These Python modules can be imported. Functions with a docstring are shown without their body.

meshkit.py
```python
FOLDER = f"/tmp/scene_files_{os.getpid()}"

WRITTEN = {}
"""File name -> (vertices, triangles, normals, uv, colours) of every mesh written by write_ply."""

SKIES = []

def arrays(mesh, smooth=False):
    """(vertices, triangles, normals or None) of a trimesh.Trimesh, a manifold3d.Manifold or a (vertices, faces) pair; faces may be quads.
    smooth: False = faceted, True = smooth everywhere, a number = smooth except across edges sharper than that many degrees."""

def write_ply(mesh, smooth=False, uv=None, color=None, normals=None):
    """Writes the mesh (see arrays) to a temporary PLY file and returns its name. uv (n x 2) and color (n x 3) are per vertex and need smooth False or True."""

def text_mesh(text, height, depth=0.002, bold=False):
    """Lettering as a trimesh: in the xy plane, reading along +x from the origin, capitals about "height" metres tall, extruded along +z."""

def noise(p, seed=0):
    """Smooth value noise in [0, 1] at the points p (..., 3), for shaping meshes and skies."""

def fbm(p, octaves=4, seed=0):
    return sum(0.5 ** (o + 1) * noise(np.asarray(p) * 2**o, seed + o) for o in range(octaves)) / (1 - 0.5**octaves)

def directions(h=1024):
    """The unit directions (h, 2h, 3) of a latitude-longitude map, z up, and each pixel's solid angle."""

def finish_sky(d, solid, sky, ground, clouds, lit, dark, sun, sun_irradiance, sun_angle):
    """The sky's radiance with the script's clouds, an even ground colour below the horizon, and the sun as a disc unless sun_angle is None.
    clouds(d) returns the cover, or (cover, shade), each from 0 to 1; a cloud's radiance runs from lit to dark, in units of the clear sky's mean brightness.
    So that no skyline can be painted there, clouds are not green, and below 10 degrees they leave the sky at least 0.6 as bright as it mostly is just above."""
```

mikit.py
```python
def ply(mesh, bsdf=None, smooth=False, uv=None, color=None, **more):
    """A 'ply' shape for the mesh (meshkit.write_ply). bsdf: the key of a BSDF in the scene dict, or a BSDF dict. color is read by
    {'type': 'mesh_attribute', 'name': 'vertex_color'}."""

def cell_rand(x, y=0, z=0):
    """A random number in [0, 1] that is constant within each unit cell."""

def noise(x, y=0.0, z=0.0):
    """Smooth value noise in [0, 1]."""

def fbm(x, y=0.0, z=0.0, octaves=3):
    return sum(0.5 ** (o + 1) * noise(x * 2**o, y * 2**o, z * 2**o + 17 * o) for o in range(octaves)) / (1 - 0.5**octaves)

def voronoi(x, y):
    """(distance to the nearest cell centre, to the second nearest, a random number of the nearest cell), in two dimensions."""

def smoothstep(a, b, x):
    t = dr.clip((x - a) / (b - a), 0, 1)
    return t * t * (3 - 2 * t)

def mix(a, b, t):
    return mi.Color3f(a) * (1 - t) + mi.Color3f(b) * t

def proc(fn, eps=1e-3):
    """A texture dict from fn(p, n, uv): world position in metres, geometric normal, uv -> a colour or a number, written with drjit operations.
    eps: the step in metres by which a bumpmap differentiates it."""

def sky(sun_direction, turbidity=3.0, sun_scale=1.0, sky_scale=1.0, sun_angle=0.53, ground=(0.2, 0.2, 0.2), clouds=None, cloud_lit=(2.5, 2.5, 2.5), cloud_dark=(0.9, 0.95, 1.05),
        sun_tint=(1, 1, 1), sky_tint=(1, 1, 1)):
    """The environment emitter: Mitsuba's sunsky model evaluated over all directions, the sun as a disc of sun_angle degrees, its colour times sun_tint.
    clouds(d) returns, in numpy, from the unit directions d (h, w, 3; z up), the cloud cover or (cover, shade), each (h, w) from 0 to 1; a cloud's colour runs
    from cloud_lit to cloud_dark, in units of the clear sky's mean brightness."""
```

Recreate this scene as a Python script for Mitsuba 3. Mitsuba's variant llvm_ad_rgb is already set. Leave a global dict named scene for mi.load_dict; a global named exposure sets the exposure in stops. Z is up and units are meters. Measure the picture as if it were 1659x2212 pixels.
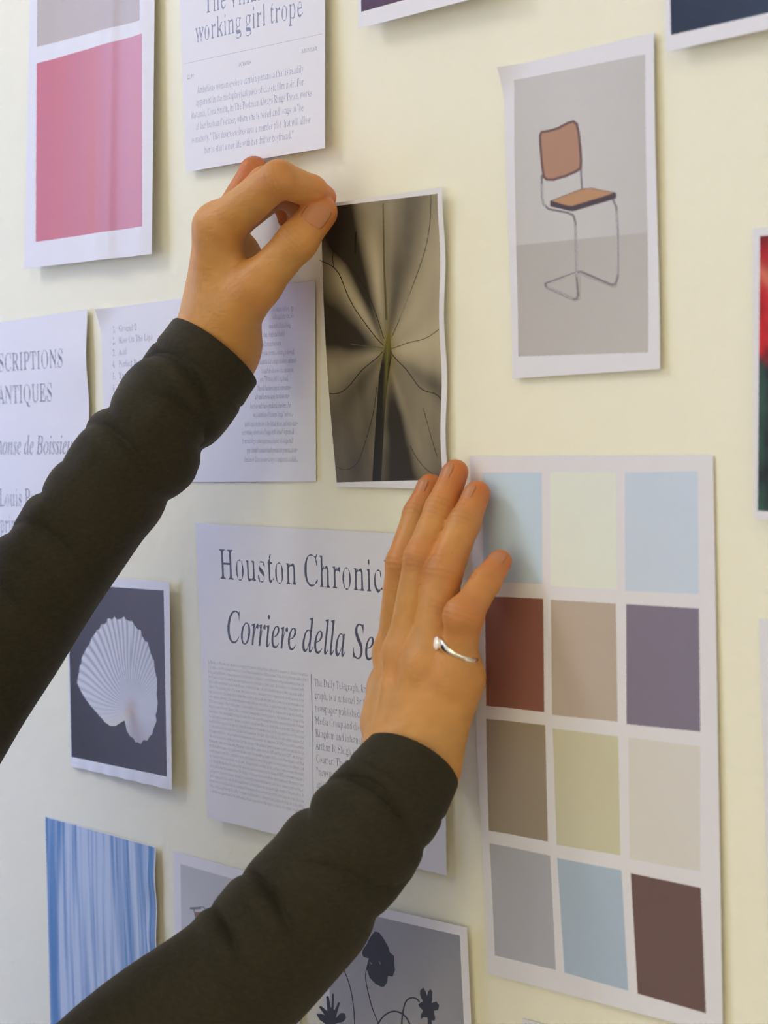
import math
import numpy as np
import trimesh
import shapely
from scipy.interpolate import CubicSpline, PchipInterpolator
from shapely.geometry import Polygon, LineString
import mitsuba as mi
import mikit
import meshkit

# ---------------------------------------------------------------- camera, light, exposure
W, H, F = 1659, 2212, 4500.0          # frame of the photograph, focal length in pixels (about 75 mm on full frame)
EYE = np.array([0.0, -0.62, 1.45])    # 62 cm off the pinned wall, looking along it to the left
RIGHT = np.array([0.60597268, 0.79518213, -0.02196565])
DOWN = np.array([0.02756027, -0.04858275, -0.99843886])
AHEAD = np.array([-0.79500789, 0.60442129, -0.05135526])
exposure = 0.15
LAMPS = [(-1.75, -1.2, 0.2, 0.4, (11.8, 11.9, 12.0)), (-1.5, -2.8, 0.3, 0.6, (3.2, 3.0, 2.3)), (0.4, -1.3, 0.3, 0.6, (2.6, 2.1, 1.1))]      # ceiling lamps: place, half size, radiance
WINDOWS = {"left": (-3.4, -0.55, 0.7, 2.35, (0.75, 1.25, 2.9)), "front": (-0.5, 1.9, 0.4, 2.2, (1.75, 1.6, 0.85)),
           "right": (-2.6, -0.8, 0.4, 2.2, (0.8, 0.7, 0.40))}   # daylight: cool from the left, warmer from behind and from the right
T = mi.ScalarTransform4f
scene, labels = {"type": "scene"}, {}
scene["camera"] = {
    "type": "thinlens", "fov": 2 * math.degrees(math.atan(W / 2 / F)), "fov_axis": "x", "near_clip": 0.05, "far_clip": 50.0,
    "aperture_radius": 0.0025, "focus_distance": 1.08,
    "to_world": T().look_at(origin=EYE.tolist(), target=(EYE + AHEAD).tolist(), up=(-DOWN).tolist()),
}


def rgb(*c):
    return {"type": "rgb", "value": [float(x) for x in c]}


def lin(r, g, b):
    c = np.array([r, g, b]) / 255.0
    return np.where(c < 0.04045, c / 12.92, ((c + 0.055) / 1.055) ** 2.4)


def principled(key, color, rough=0.6, spec=0.4, **more):
    scene[key] = {"type": "twosided", "bsdf": {"type": "principled", "base_color": color, "roughness": rough, "specular": spec, **more}}


def add(key, mesh, bsdf, label=None, category=None, group=None, kind=None, smooth=False, color=None, **more):
    n, k = 0, key
    while k in scene:
        n += 1
        k = f"{key}_{n:03d}"
    scene[k] = mikit.ply(mesh, bsdf, smooth=smooth, color=color, **more)
    d = {a: b for a, b in dict(label=label, category=category, group=group, kind=kind).items() if b}
    if d:
        labels[k] = d
    return k


def at(px, py, off=0.0):
    """The point 'off' metres in front of the pinned wall (the plane y = 0) that the photograph shows at this pixel."""
    r = RIGHT * (px - W / 2) + DOWN * (py - H / 2) + AHEAD * F
    return EYE + r * ((-off - EYE[1]) / r[1])


def to_pixel(w):
    d = np.asarray(w) - EYE
    return (W / 2 + F * (d @ RIGHT) / (d @ AHEAD), H / 2 + F * (d @ DOWN) / (d @ AHEAD))


def upright(a, b, side, length):
    """The four corners, in pixels, of a true rectangle on the wall with the edge a-b (pixels) and reaching 'length' metres to its 'right', 'below' or 'above'."""
    A, B = at(*a), at(*b)
    e = (B - A) / np.linalg.norm(B - A)
    n = np.array([-e[2], 0, e[0]])
    n = n if n[{"right": 0, "below": 2, "above": 2}[side]] * {"right": 1, "below": -1, "above": 1}[side] > 0 else -n
    C, D = to_pixel(A + n * length), to_pixel(B + n * length)
    return {"right": [a, C, D, b], "below": [a, b, D, C], "above": [C, D, b, a]}[side]


# ---------------------------------------------------------------- materials
PAPER = (0.70, 0.69, 0.755)
def wall_colour(p, n, uv):
    import drjit as dr
    f = mikit.fbm(p.x * 9, p.z * 9, 0.0, 3)
    return mikit.mix((0.80, 0.78, 0.645), (0.825, 0.805, 0.67), f)


def wall_relief(p, n, uv):
    return mikit.fbm(p.x * 420, p.z * 420, 3.0, 2) * 0.7 + mikit.fbm(p.x * 60, p.z * 60, 1.0, 2) * 0.6


scene["wall_paint"] = {"type": "bumpmap", "arbitrary": {"type": "proc", **{k: v for k, v in mikit.proc(wall_relief, 6e-4).items() if k != "type"}}, "scale": 0.00035,
                       "bsdf": {"type": "principled", "base_color": mikit.proc(wall_colour), "roughness": 0.75, "specular": 0.25}}
principled("white_paint", rgb(0.8, 0.79, 0.76), 0.8)
principled("floor_wood", rgb(0.34, 0.27, 0.2), 0.5)
principled("paper", rgb(*PAPER), 0.62, 0.35)
principled("cream_paper", rgb(*PAPER), 0.62, 0.35)
VC = {"type": "mesh_attribute", "name": "vertex_color"}
principled("print_ink", VC, 0.55, 0.25)
principled("glossy_ink", VC, 0.33, 0.4)
principled("toner", rgb(0.055, 0.05, 0.058), 0.5, 0.4)
principled("soft_toner", rgb(0.14, 0.135, 0.155), 0.5, 0.4)
principled("sheen_toner", rgb(0.16, 0.16, 0.20), 0.38, 0.7)


def skin_relief(p, n, uv):
    import drjit as dr
    a = mikit.fbm(p.x * 900, p.y * 900, p.z * 900, 2)
    b = 1 - dr.abs(2 * mikit.noise(p.x * 520 + 9, p.y * 520, p.z * 520) - 1)
    return 0.5 * a + 0.35 * b


scene["skin"] = {"type": "twosided", "bsdf": {"type": "bumpmap", "arbitrary": {"type": "proc", **{k: v for k, v in mikit.proc(skin_relief, 3e-4).items() if k != "type"}}, "scale": 0.00034,
                 "bsdf": {"type": "principled", "base_color": VC, "roughness": 0.48, "specular": 0.4}}}
principled("nail", rgb(0.43, 0.18, 0.082), 0.42, 0.35)
principled("silver", rgb(0.86, 0.83, 0.76), 0.18, 0.5, metallic=1.0)
principled("stone", rgb(0.85, 0.86, 0.9), 0.08, 0.9)
principled("hair", rgb(0.07, 0.04, 0.025), 0.5)
principled("denim", rgb(0.03, 0.035, 0.06), 0.85)
principled("shoe_leather", rgb(0.03, 0.03, 0.03), 0.5)
principled("sleeve_knit", VC, 0.9, 0.12, sheen=0.8, sheen_tint=0.3)
scene["lamp_glass"] = {"type": "diffuse", "reflectance": rgb(0.8, 0.8, 0.8)}

# ---------------------------------------------------------------- the room
X0, X1, Y0, ZC = -2.6, 2.4, -3.8, 2.7


def block(x0, x1, y0, y1, z0, z1):
    return trimesh.creation.box(bounds=[[x0, y0, z0], [x1, y1, z1]])


def minus(a, b):
    return trimesh.boolean.difference([a, b], engine="manifold")


add("wall_back", block(X0, X1, 0, 0.15, 0, ZC), "wall_paint", "cream painted wall that the prints are pinned on", kind="structure")
add("floor", block(X0, X1, Y0, 0, -0.1, 0), "floor_wood", "wooden floor", kind="structure")
add("ceiling", block(X0, X1, Y0, 0, ZC, ZC + 0.1), "white_paint", "white ceiling", kind="structure")
for i, (side, (a, b, c, d, power)) in enumerate(WINDOWS.items()):
    at_ = {"left": lambda s, z, o: (X0 - o, s, z), "right": lambda s, z, o: (X1 + o, s, z), "front": lambda s, z, o: (s, Y0 - o, z)}[side]
    wall = {"left": block(X0 - 0.15, X0, Y0, 0, 0, ZC), "right": block(X1, X1 + 0.15, Y0, 0, 0, ZC), "front": block(X0, X1, Y0 - 0.15, Y0, 0, ZC)}[side]

    def slab(s0, s1, z0, z1, o0, o1):
        return trimesh.creation.box(bounds=np.sort([at_(s0, z0, o0), at_(s1, z1, o1)], axis=0))

    add("wall_" + side, minus(wall, slab(a, b, c, d, -1, 1)), "white_paint", "white wall with a window", kind="structure")
    e, m = 0.06, (a + b) / 2
    bars = [slab(s0, s1, z0, z1, 0.04, 0.10) for s0, s1, z0, z1 in ((a, a + e, c, d), (b - e, b, c, d), (a + e, b - e, c, c + e), (a + e, b - e, d - e, d), (m - e / 2, m + e / 2, c + e, d - e))]
    key = f"window_{i + 1}"
    labels[key] = {"label": f"window in the {side} wall", "kind": "structure"}
    add(key + "__frame", trimesh.util.concatenate(bars), "white_paint")
    q = np.array([at_(a, c, 0.12), at_(b, c, 0.12), at_(b, d, 0.12), at_(a, d, 0.12)])
    inward = np.array(at_(0, 0, -1)) - np.array(at_(0, 0, 0))
    f = [[0, 1, 2], [0, 2, 3]]
    if np.cross(q[1] - q[0], q[2] - q[0]) @ inward < 0:
        f = [[0, 2, 1], [0, 3, 2]]
    scene[key + "__pane"] = mikit.ply(trimesh.Trimesh(q, f, process=False), "lamp_glass", emitter={"type": "area", "radiance": rgb(*power)})
for i, (lx, ly, hx, hy, power) in enumerate(LAMPS):
    key = "ceiling_lamp" + (f"_{i:03d}" if i else "")
    labels[key] = {"label": ("ceiling lamp panel nearest the pinned wall", "ceiling lamp panel between the two windows", "ceiling lamp panel on the right, above the camera")[i], "category": "lamp", "group": "ceiling lamp panels"}
    scene[key + "__housing"] = mikit.ply(minus(block(lx - hx - 0.02, lx + hx + 0.02, ly - hy - 0.02, ly + hy + 0.02, ZC - 0.05, ZC), block(lx - hx, lx + hx, ly - hy, ly + hy, ZC - 0.1, ZC - 0.03)), "white_paint")
    q = trimesh.Trimesh([[lx - hx, ly - hy, ZC - 0.035], [lx - hx, ly + hy, ZC - 0.035], [lx + hx, ly + hy, ZC - 0.035], [lx + hx, ly - hy, ZC - 0.035]], [[0, 1, 2], [0, 2, 3]], process=False)
    scene[key + "__diffuser"] = mikit.ply(q, "lamp_glass", emitter={"type": "area", "radiance": rgb(*power)})

# ---------------------------------------------------------------- lettering: serif outlines (500 units to the em)
UPRIGHT = """
A162|6 7 13 9 10 14 25 49 35 50 37 53 38 58 31 59 30 62 50 111 52 110 58 96 45 64 45 61 96 60 98 61 77 114 74 115 73 113 66 96 60 110 78 154 77 157 71 158 71 163 76 174 84 175 90 160 89 158 83 157 83 154 136 28 146 11 156 7 156 0 94 0 95 7 109 9 114 16 112 25 104 47 102 49 41 49 30 24 30 14 27 10 31 7 38 7 38 0 6 0
B165|15 164 15 169 90 169 117 162 126 157 132 151 138 135 136 116 126 104 105 92 134 77 141 69 145 60 146 42 145 35 138 22 130 14 116 6 94 1 15 0 15 6 24 8 32 12 36 24 36 145 35 153 31 159 26 162/59 20 63 12 71 9 99 10 108 13 114 18 119 31 121 53 118 68 110 79 92 85 59 85/59 153 60 95 77 96 79 94 87 94 99 97 107 101 113 112 115 123 114 142 107 156 96 161 81 160 69 161 62 159
C174|19 75 20 100 26 123 38 142 54 158 73 168 96 173 114 169 133 162 143 165 149 163 155 174 164 174 164 162 155 162 154 160 154 142 161 140 164 137 163 113 155 114 144 137 144 140 148 141 149 143 133 158 115 164 82 164 67 158 55 143 48 123 45 94 45 68 49 47 56 30 69 16 88 9 119 9 127 11 135 13 136 20 160 41 168 32 156 18 152 16 143 16 124 4 105 -2 89 -3 68 3 50 14 36 29 24 51
D184|15 163 15 169 82 170 97 168 114 164 126 159 139 150 147 142 154 132 162 113 165 96 165 73 162 57 157 42 151 30 141 19 122 8 96 1 17 0 17 6 25 8 33 12 36 23 36 144 35 153 31 159 23 162/59 21 61 13 67 10 103 10 115 15 121 19 132 37 137 56 139 76 137 117 133 130 126 144 118 153 108 158 98 161 69 161 64 159 60 154
E164|14 6 26 8 32 11 35 17 37 25 36 147 35 154 30 160 24 162 15 163 15 169 139 169 140 151 148 150 150 148 149 118 141 118 137 135 130 147 132 152 130 154 106 160 69 160 61 157 59 149 60 92 77 94 79 92 85 92 95 94 95 100 102 113 106 129 115 129 115 100 112 97 105 96 104 79 106 78 113 77 115 75 115 44 106 43 103 59 95 75 95 80 86 82 79 82 77 80 60 82 59 22 62 14 70 11 105 11 123 14 138 21 138 23 136 25 136 28 145 40 152 54 160 55 161 52 157 28 153 24 145 23 141 0 14 0
F150|14 164 14 169 137 169 138 152 145 150 148 148 148 119 140 118 134 137 128 147 130 153 127 155 102 160 70 160 62 159 60 155 60 92 77 94 78 92 84 92 94 94 94 101 101 113 104 130 114 129 114 100 112 98 105 98 104 96 104 79 112 77 114 75 113 43 105 43 101 61 94 75 94 81 86 83 78 83 77 81 68 83 61 83 59 81 59 23 61 17 64 12 68 9 86 6 86 0 15 0 15 6 26 9 32 13 36 24 36 146 35 152 31 158
G189|20 74 20 100 26 121 39 143 56 159 72 167 91 172 105 171 137 162 143 165 150 164 156 175 164 174 164 162 156 163 154 161 154 141 162 140 164 137 164 113 155 114 144 136 144 140 149 140 149 143 137 155 118 164 87 165 71 160 62 152 57 145 49 125 46 99 47 61 54 34 59 23 67 14 85 6 119 5 128 8 134 15 136 23 135 57 129 65 112 68 112 74 177 74 177 68 163 65 158 58 157 11 130 1 103 -3 85 -1 68 4 50 15 35 31 24 52
H195|15 0 15 6 27 9 33 13 36 23 36 147 34 154 30 159 15 163 15 169 81 169 81 163 68 161 62 157 60 153 59 96 61 94 135 94 135 152 130 160 114 163 114 169 180 169 179 163 168 161 162 157 158 147 159 24 163 12 171 8 180 6 180 0 114 0 114 6 130 10 133 14 135 20 136 80 134 82 60 82 60 20 65 10 81 6 81 0|96 163 96 169 99 169 99 163|96 0 96 6 99 6 99 0
I097|14 0 14 6 26 9 33 14 37 25 37 148 33 159 26 162 14 163 14 169 82 169 82 163 73 162 64 159 60 151 59 25 63 13 73 8 82 6 82 0
K190|15 0 15 6 26 8 33 12 37 25 36 149 31 159 16 163 15 169 81 169 81 163 65 160 60 152 59 92 61 90 77 105 77 92 80 91 89 100 85 104 86 107 118 139 127 151 138 153 138 158 134 161 118 163 117 169 172 169 171 163 159 162 146 156 147 149 112 115 104 107 102 102 98 102 97 100 166 15 174 9 184 6 184 0 114 0 114 6 131 9 133 12 132 16 83 78 77 73 77 65 66 78 59 73 60 19 63 13 66 10 81 6 81 0|96 6 99 6 99 0 96 0
L159|15 0 15 6 27 9 33 13 36 23 36 147 35 153 31 159 23 162 15 163 15 169 84 169 84 163 72 162 64 159 59 148 59 23 61 15 71 11 106 10 127 15 139 23 139 25 135 26 135 29 143 40 152 59 160 58 156 29 153 26 145 25 140 0
M236|156 0 156 6 169 9 175 13 178 23 178 138 176 139 174 138 160 104 161 133 176 169 221 169 220 163 210 161 204 157 200 145 200 21 203 13 206 10 220 6 220 0|126 75 149 130 151 132 152 103 134 60 132 60|15 163 15 169 60 169 108 57 111 57 118 75 123 60 106 18 107 16 113 16 114 13 108 -1 100 -1 94 11 95 16 100 16 101 19 52 135 50 136 49 134 48 101 37 128 37 147 35 156 28 161|14 0 14 6 23 8 26 10 24 14 27 26 27 128 28 129 41 101 41 24 43 14 41 10 45 7 54 6 54 0
N184|132 164 132 169 169 169 169 163 162 162 159 160 161 156 158 144 157 70 144 85 144 145 141 156 143 161|16 164 16 169 49 169 134 67 136 68 137 85 137 84 148 71 148 14 150 12 156 12 158 9 158 -5 149 -5 142 3 138 11 143 13 143 16 51 126 49 124 49 108 37 123 37 145 23 161|16 0 16 6 23 7 26 9 24 13 27 23 27 122 28 123 41 107 41 23 44 13 42 9 44 8 53 6 53 0
O196|20 75 20 95 23 111 36 138 47 151 58 159 74 167 87 171 101 173 112 171 124 167 142 157 155 144 163 133 174 108 176 91 176 73 173 58 165 39 155 25 140 12 125 4 109 -2 94 -3 82 -1 63 7 49 17 40 26 30 40 23 59/45 75 48 52 52 36 59 22 70 10 86 5 111 4 121 7 130 12 137 21 143 32 148 51 150 70 150 99 147 121 142 137 133 152 123 161 109 165 81 164 69 160 64 156 57 147 49 127 46 103
P156|15 0 15 6 27 9 33 13 36 23 36 147 34 154 30 159 15 163 15 169 91 169 112 165 126 158 138 145 143 130 142 111 134 96 122 86 110 80 95 77 61 76 59 75 60 20 65 10 81 6 81 0/59 153 59 86 93 86 109 93 114 101 118 114 116 138 109 154 97 160 82 159 69 160 63 159
Q196|20 75 20 99 26 121 39 142 57 158 76 168 96 173 116 170 138 159 158 141 170 119 176 97 175 69 170 49 157 28 142 14 117 1 115 -2 124 -16 136 -25 153 -30 174 -30 175 -34 153 -41 137 -42 119 -38 103 -30 89 -17 78 0 55 12 39 27 27 47/45 75 48 52 52 37 59 22 70 11 83 5 111 4 120 7 132 14 139 23 145 37 148 53 150 75 150 102 147 122 141 139 134 151 123 161 109 165 81 164 69 160 64 156 57 147 49 127 46 103
R176|15 0 15 6 27 9 33 13 36 23 36 147 34 154 30 159 15 163 15 169 95 168 119 163 132 156 140 147 144 138 146 131 145 113 140 103 134 96 127 91 111 84 110 82 157 12 163 8 170 6 170 0 135 0 83 79 77 78 77 62 66 78 61 79 59 77 60 20 65 10 81 6 81 0/59 89 61 87 94 88 107 92 115 99 121 112 122 130 118 145 111 155 96 160 71 160 62 157 59 150
S146|15 29 15 59 23 60 35 30 35 26 30 25 30 22 41 12 60 6 86 6 98 9 107 16 112 29 112 37 108 47 98 57 57 78 39 93 29 110 28 133 31 144 38 155 47 164 57 170 70 173 103 166 109 168 115 167 119 175 127 174 127 166 119 167 118 165 118 148 125 147 128 144 128 119 126 117 119 118 115 131 108 143 108 146 112 148 112 150 105 157 92 164 84 166 52 164 41 156 36 144 38 132 44 124 57 115 101 93 118 77 124 61 124 42 121 30 115 18 101 6 84 -1 71 -3 39 4 34 2 27 3 24 -5 16 -5 15 4 23 3 25 5 25 24 24 25 17 26
T158|3 148 13 151 13 169 144 169 144 152 152 150 154 148 153 117 145 118 141 135 134 148 134 150 137 152 137 154 116 161 106 160 91 161 89 159 90 21 92 14 95 10 104 7 113 6 113 0 43 0 43 6 52 7 60 10 63 13 66 22 67 160 58 161 49 159 47 161 40 161 29 158 20 154 19 151 22 150 23 147 15 133 11 117 3 118
U184|15 163 15 169 80 169 80 163 64 160 61 156 59 149 58 43 60 34 66 20 76 12 87 9 118 8 123 10 124 14 131 19 138 27 142 38 145 54 145 144 142 155 144 160 141 162 132 163 131 169 167 169 167 163 161 162 159 160 161 155 159 146 157 46 153 28 143 12 132 11 122 4 110 -1 90 -4 66 1 57 6 49 14 41 28 37 47 35 150 30 159
V160|104 77 129 142 130 156 133 160 130 162 121 163 120 169 155 169 155 163 148 161 150 155 144 144 112 61 110 61|4 164 4 169 69 169 69 163 58 162 51 160 48 155 48 150 85 58 89 58 96 76 102 61 84 15 85 12 90 12 92 10 86 -6 78 -6 72 8 73 12 79 12 79 15 25 143 14 159
W228|184 89 201 142 202 156 205 160 203 162 196 164 196 169 223 169 223 164 219 161 222 156 216 142 192 71 190 72|94 164 94 169 154 169 154 163 146 162 139 158 138 148 166 67 169 68 176 89 182 72 165 19 165 16 171 15 172 13 166 -5 158 -5 152 11 154 15 159 16 160 18 128 110 126 111 124 109 117 90 112 106 121 131 114 151 108 160|92 82 101 107 103 108 109 90 99 65 97 66|3 164 3 169 58 169 58 163 48 161 44 157 44 149 46 140 72 62 76 62 84 82 89 66 70 16 71 14 76 13 77 11 71 -5 62 -4 58 11 59 13 65 14 65 16 19 150 13 160
Y158|101 101 123 138 129 154 136 157 131 161 119 163 119 169 154 169 154 163 144 158 145 156 148 155 148 151 109 88 107 89|4 163 4 169 68 169 68 163 57 162 52 160 49 156 50 152 82 87 85 87 93 100 99 89 91 75 91 23 93 15 97 10 113 6 113 0 47 0 47 6 62 10 67 18 68 67 21 152 13 160
a128|17 20 19 35 29 48 45 57 83 72 82 97 80 103 76 107 67 110 42 110 33 107 30 101 36 89 36 82 34 78 29 73 25 77 22 83 22 93 26 102 41 113 58 118 73 116 88 110 96 100 99 88 101 16 103 13 110 15 113 10 105 3 95 -2 90 0 82 11 69 2 66 10 63 11 49 2 36 -2 28 1 22 6/35 36 36 22 41 14 48 13 57 16 66 12 73 15 83 24 83 61 79 62 65 56 63 62 51 58 40 49
b134|12 164 12 169 42 169 43 108 60 116 61 109 63 107 74 115 83 117 100 109 112 92 118 71 118 52 114 36 104 16 95 7 85 1 72 -3 53 6 63 6 68 8 81 6 88 8 93 14 97 26 100 45 100 71 97 87 91 99 84 103 75 104 69 102 57 104 48 100 43 90 43 22 47 10 39 4 29 10 28 7 30 2 20 -6 15 -5 15 7 25 10 25 150 22 160
c110|17 47 18 73 23 86 31 98 39 106 52 114 63 118 74 116 84 111 91 104 94 96 93 85 88 78 85 82 82 89 82 105 76 110 70 110 62 108 58 110 52 110 43 107 37 97 33 80 33 59 37 39 45 24 52 18 60 15 82 15 100 28 104 26 107 22 101 14 90 14 71 1 60 -3 55 -2 42 4 30 15 21 29
d138|17 46 17 65 20 81 25 94 35 107 44 114 53 117 63 114 72 108 74 109 74 117 81 114 89 108 92 109 91 154 88 160 75 164 75 169 110 169 110 22 113 14 122 10 122 4 92 1 92 8 90 10 82 3 74 -1 74 8 72 10 57 -1 52 -3 47 -1 36 5 26 17 19 33/35 72 36 35 39 24 44 15 52 11 63 13 73 10 84 15 89 22 92 29 92 90 88 98 83 102 76 104 65 102 58 104 48 103 44 100 39 92
e112|17 49 17 71 25 93 31 101 42 111 55 117 61 117 76 111 88 99 94 83 96 62 36 61 36 47 41 29 49 20 61 16 81 16 92 25 100 33 107 26 100 16 89 15 73 2 56 -3 41 4 31 13 21 29/35 86 35 73 36 72 82 72 84 73 82 98 79 106 73 110 67 110 60 107 53 110 44 108 38 101
f080|15 0 15 6 24 9 27 13 28 19 28 101 27 103 15 103 15 115 28 117 30 143 38 159 45 166 55 170 64 172 69 171 80 166 88 156 89 145 83 135 78 142 78 149 82 161 80 164 74 165 67 162 64 150 64 136 60 142 60 149 64 161 63 164 56 165 50 162 46 150 46 116 67 115 67 103 48 103 46 101 46 20 49 10 55 7 65 6 65 0
g122|15 -31 16 -21 31 -9 23 -2 18 7 19 18 24 27 20 32 31 39 41 39 42 41 26 54 19 66 18 85 22 97 27 104 36 111 54 117 63 117 78 114 109 113 109 100 95 99 93 98 98 85 100 72 97 63 92 54 76 42 63 39 50 38 37 30 30 29 28 26 32 21 38 19 79 17 92 13 99 9 107 -2 109 -19 116 -20 117 -22 114 -33 105 -40 95 -41 74 -49 51 -52 28 -46 18 -38/18 -29 23 -36 36 -42 83 -42 87 -41 88 -37 95 -32 98 -21 103 -20 104 -18 100 -15 93 -13 28 -13 21 -19/34 72 37 56 42 48 52 47 59 49 64 47 70 46 76 49 80 56 83 68 83 89 79 105 69 110 59 108 51 110 42 108 38 105 35 94
h142|16 0 16 6 25 9 28 18 28 152 25 161 16 164 16 169 46 169 47 104 49 104 64 115 64 105 67 103 79 113 92 118 103 112 110 102 114 85 114 17 118 8 126 6 126 0 84 0 84 6 92 8 96 18 96 90 94 97 89 100 82 101 75 98 65 101 56 98 46 87 46 18 49 9 58 6 58 0|66 6 76 6 76 0 66 0
i074|16 0 16 6 25 9 28 18 28 98 25 107 17 109 17 115 46 115 47 16 50 9 58 6 58 0|28 149 30 162 37 170 43 165 46 160 46 147 43 141 37 137 32 142
j078|-11 -30 -10 -19 -5 -13 0 -21 0 -28 -4 -37 -4 -41 1 -43 9 -42 13 -35 15 -15 18 -21 18 -28 14 -37 14 -41 18 -43 23 -43 27 -42 30 -38 32 -28 32 98 29 107 17 110 17 115 50 115 50 -8 47 -28 37 -42 27 -48 16 -51 6 -49 -2 -45 -8 -38|30 150 30 158 33 164 39 170 41 170 49 159 49 151 47 144 39 138 34 142
k134|16 0 16 6 25 9 28 18 28 152 25 161 17 164 17 169 46 169 46 67 49 66 64 81 65 66 67 66 73 72 72 82 85 95 90 103 97 105 95 108 86 109 86 115 119 115 119 109 109 107 109 101 86 78 86 74 80 73 79 71 120 12 124 8 131 6 131 0 88 0 88 6 96 8 97 14 69 53 64 49 64 37 52 53 49 53 46 49 47 14 50 8 58 6 58 0|70 6 76 6 76 0 70 0
l074|16 0 16 6 25 9 28 18 28 152 25 161 17 164 17 169 46 169 47 16 50 9 58 6 58 0
m206|16 0 16 6 25 9 28 18 28 97 25 107 16 110 16 115 45 115 46 105 47 103 63 115 64 104 66 103 76 111 88 117 100 113 111 100 121 110 127 101 117 94 112 88 112 16 115 9 123 6 123 0 83 0 83 6 92 9 95 16 94 91 93 96 89 100 81 101 74 98 64 101 53 96 46 87 46 18 49 9 57 6 57 0|131 101 140 110 155 117 165 114 173 105 178 85 179 17 182 9 190 6 190 0 150 0 150 6 157 8 161 18 161 90 159 97 154 100 147 101 140 98|132 6 141 6 141 0 132 0|65 6 75 6 75 0 65 0
n142|16 0 16 6 25 9 28 18 28 97 25 107 16 110 16 115 46 115 46 105 48 103 64 115 64 105 66 103 77 112 89 117 96 116 103 112 110 102 113 90 115 14 119 8 126 6 126 0 84 0 84 6 92 8 96 18 96 90 94 97 89 100 82 101 75 98 65 101 54 96 46 87 46 18 49 9 58 6 58 0|66 6 76 6 76 0 66 0
o126|16 51 17 71 24 90 37 107 52 115 63 118 81 111 95 99 105 81 108 68 109 51 105 32 94 14 86 7 74 0 65 -3 56 -2 37 8 30 16 22 28/34 44 38 18 44 7 51 5 57 5 63 7 68 5 75 5 84 10 88 18 90 30 90 75 87 97 81 108 75 111 68 111 62 108 57 111 51 111 41 105 38 99 36 85
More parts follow.
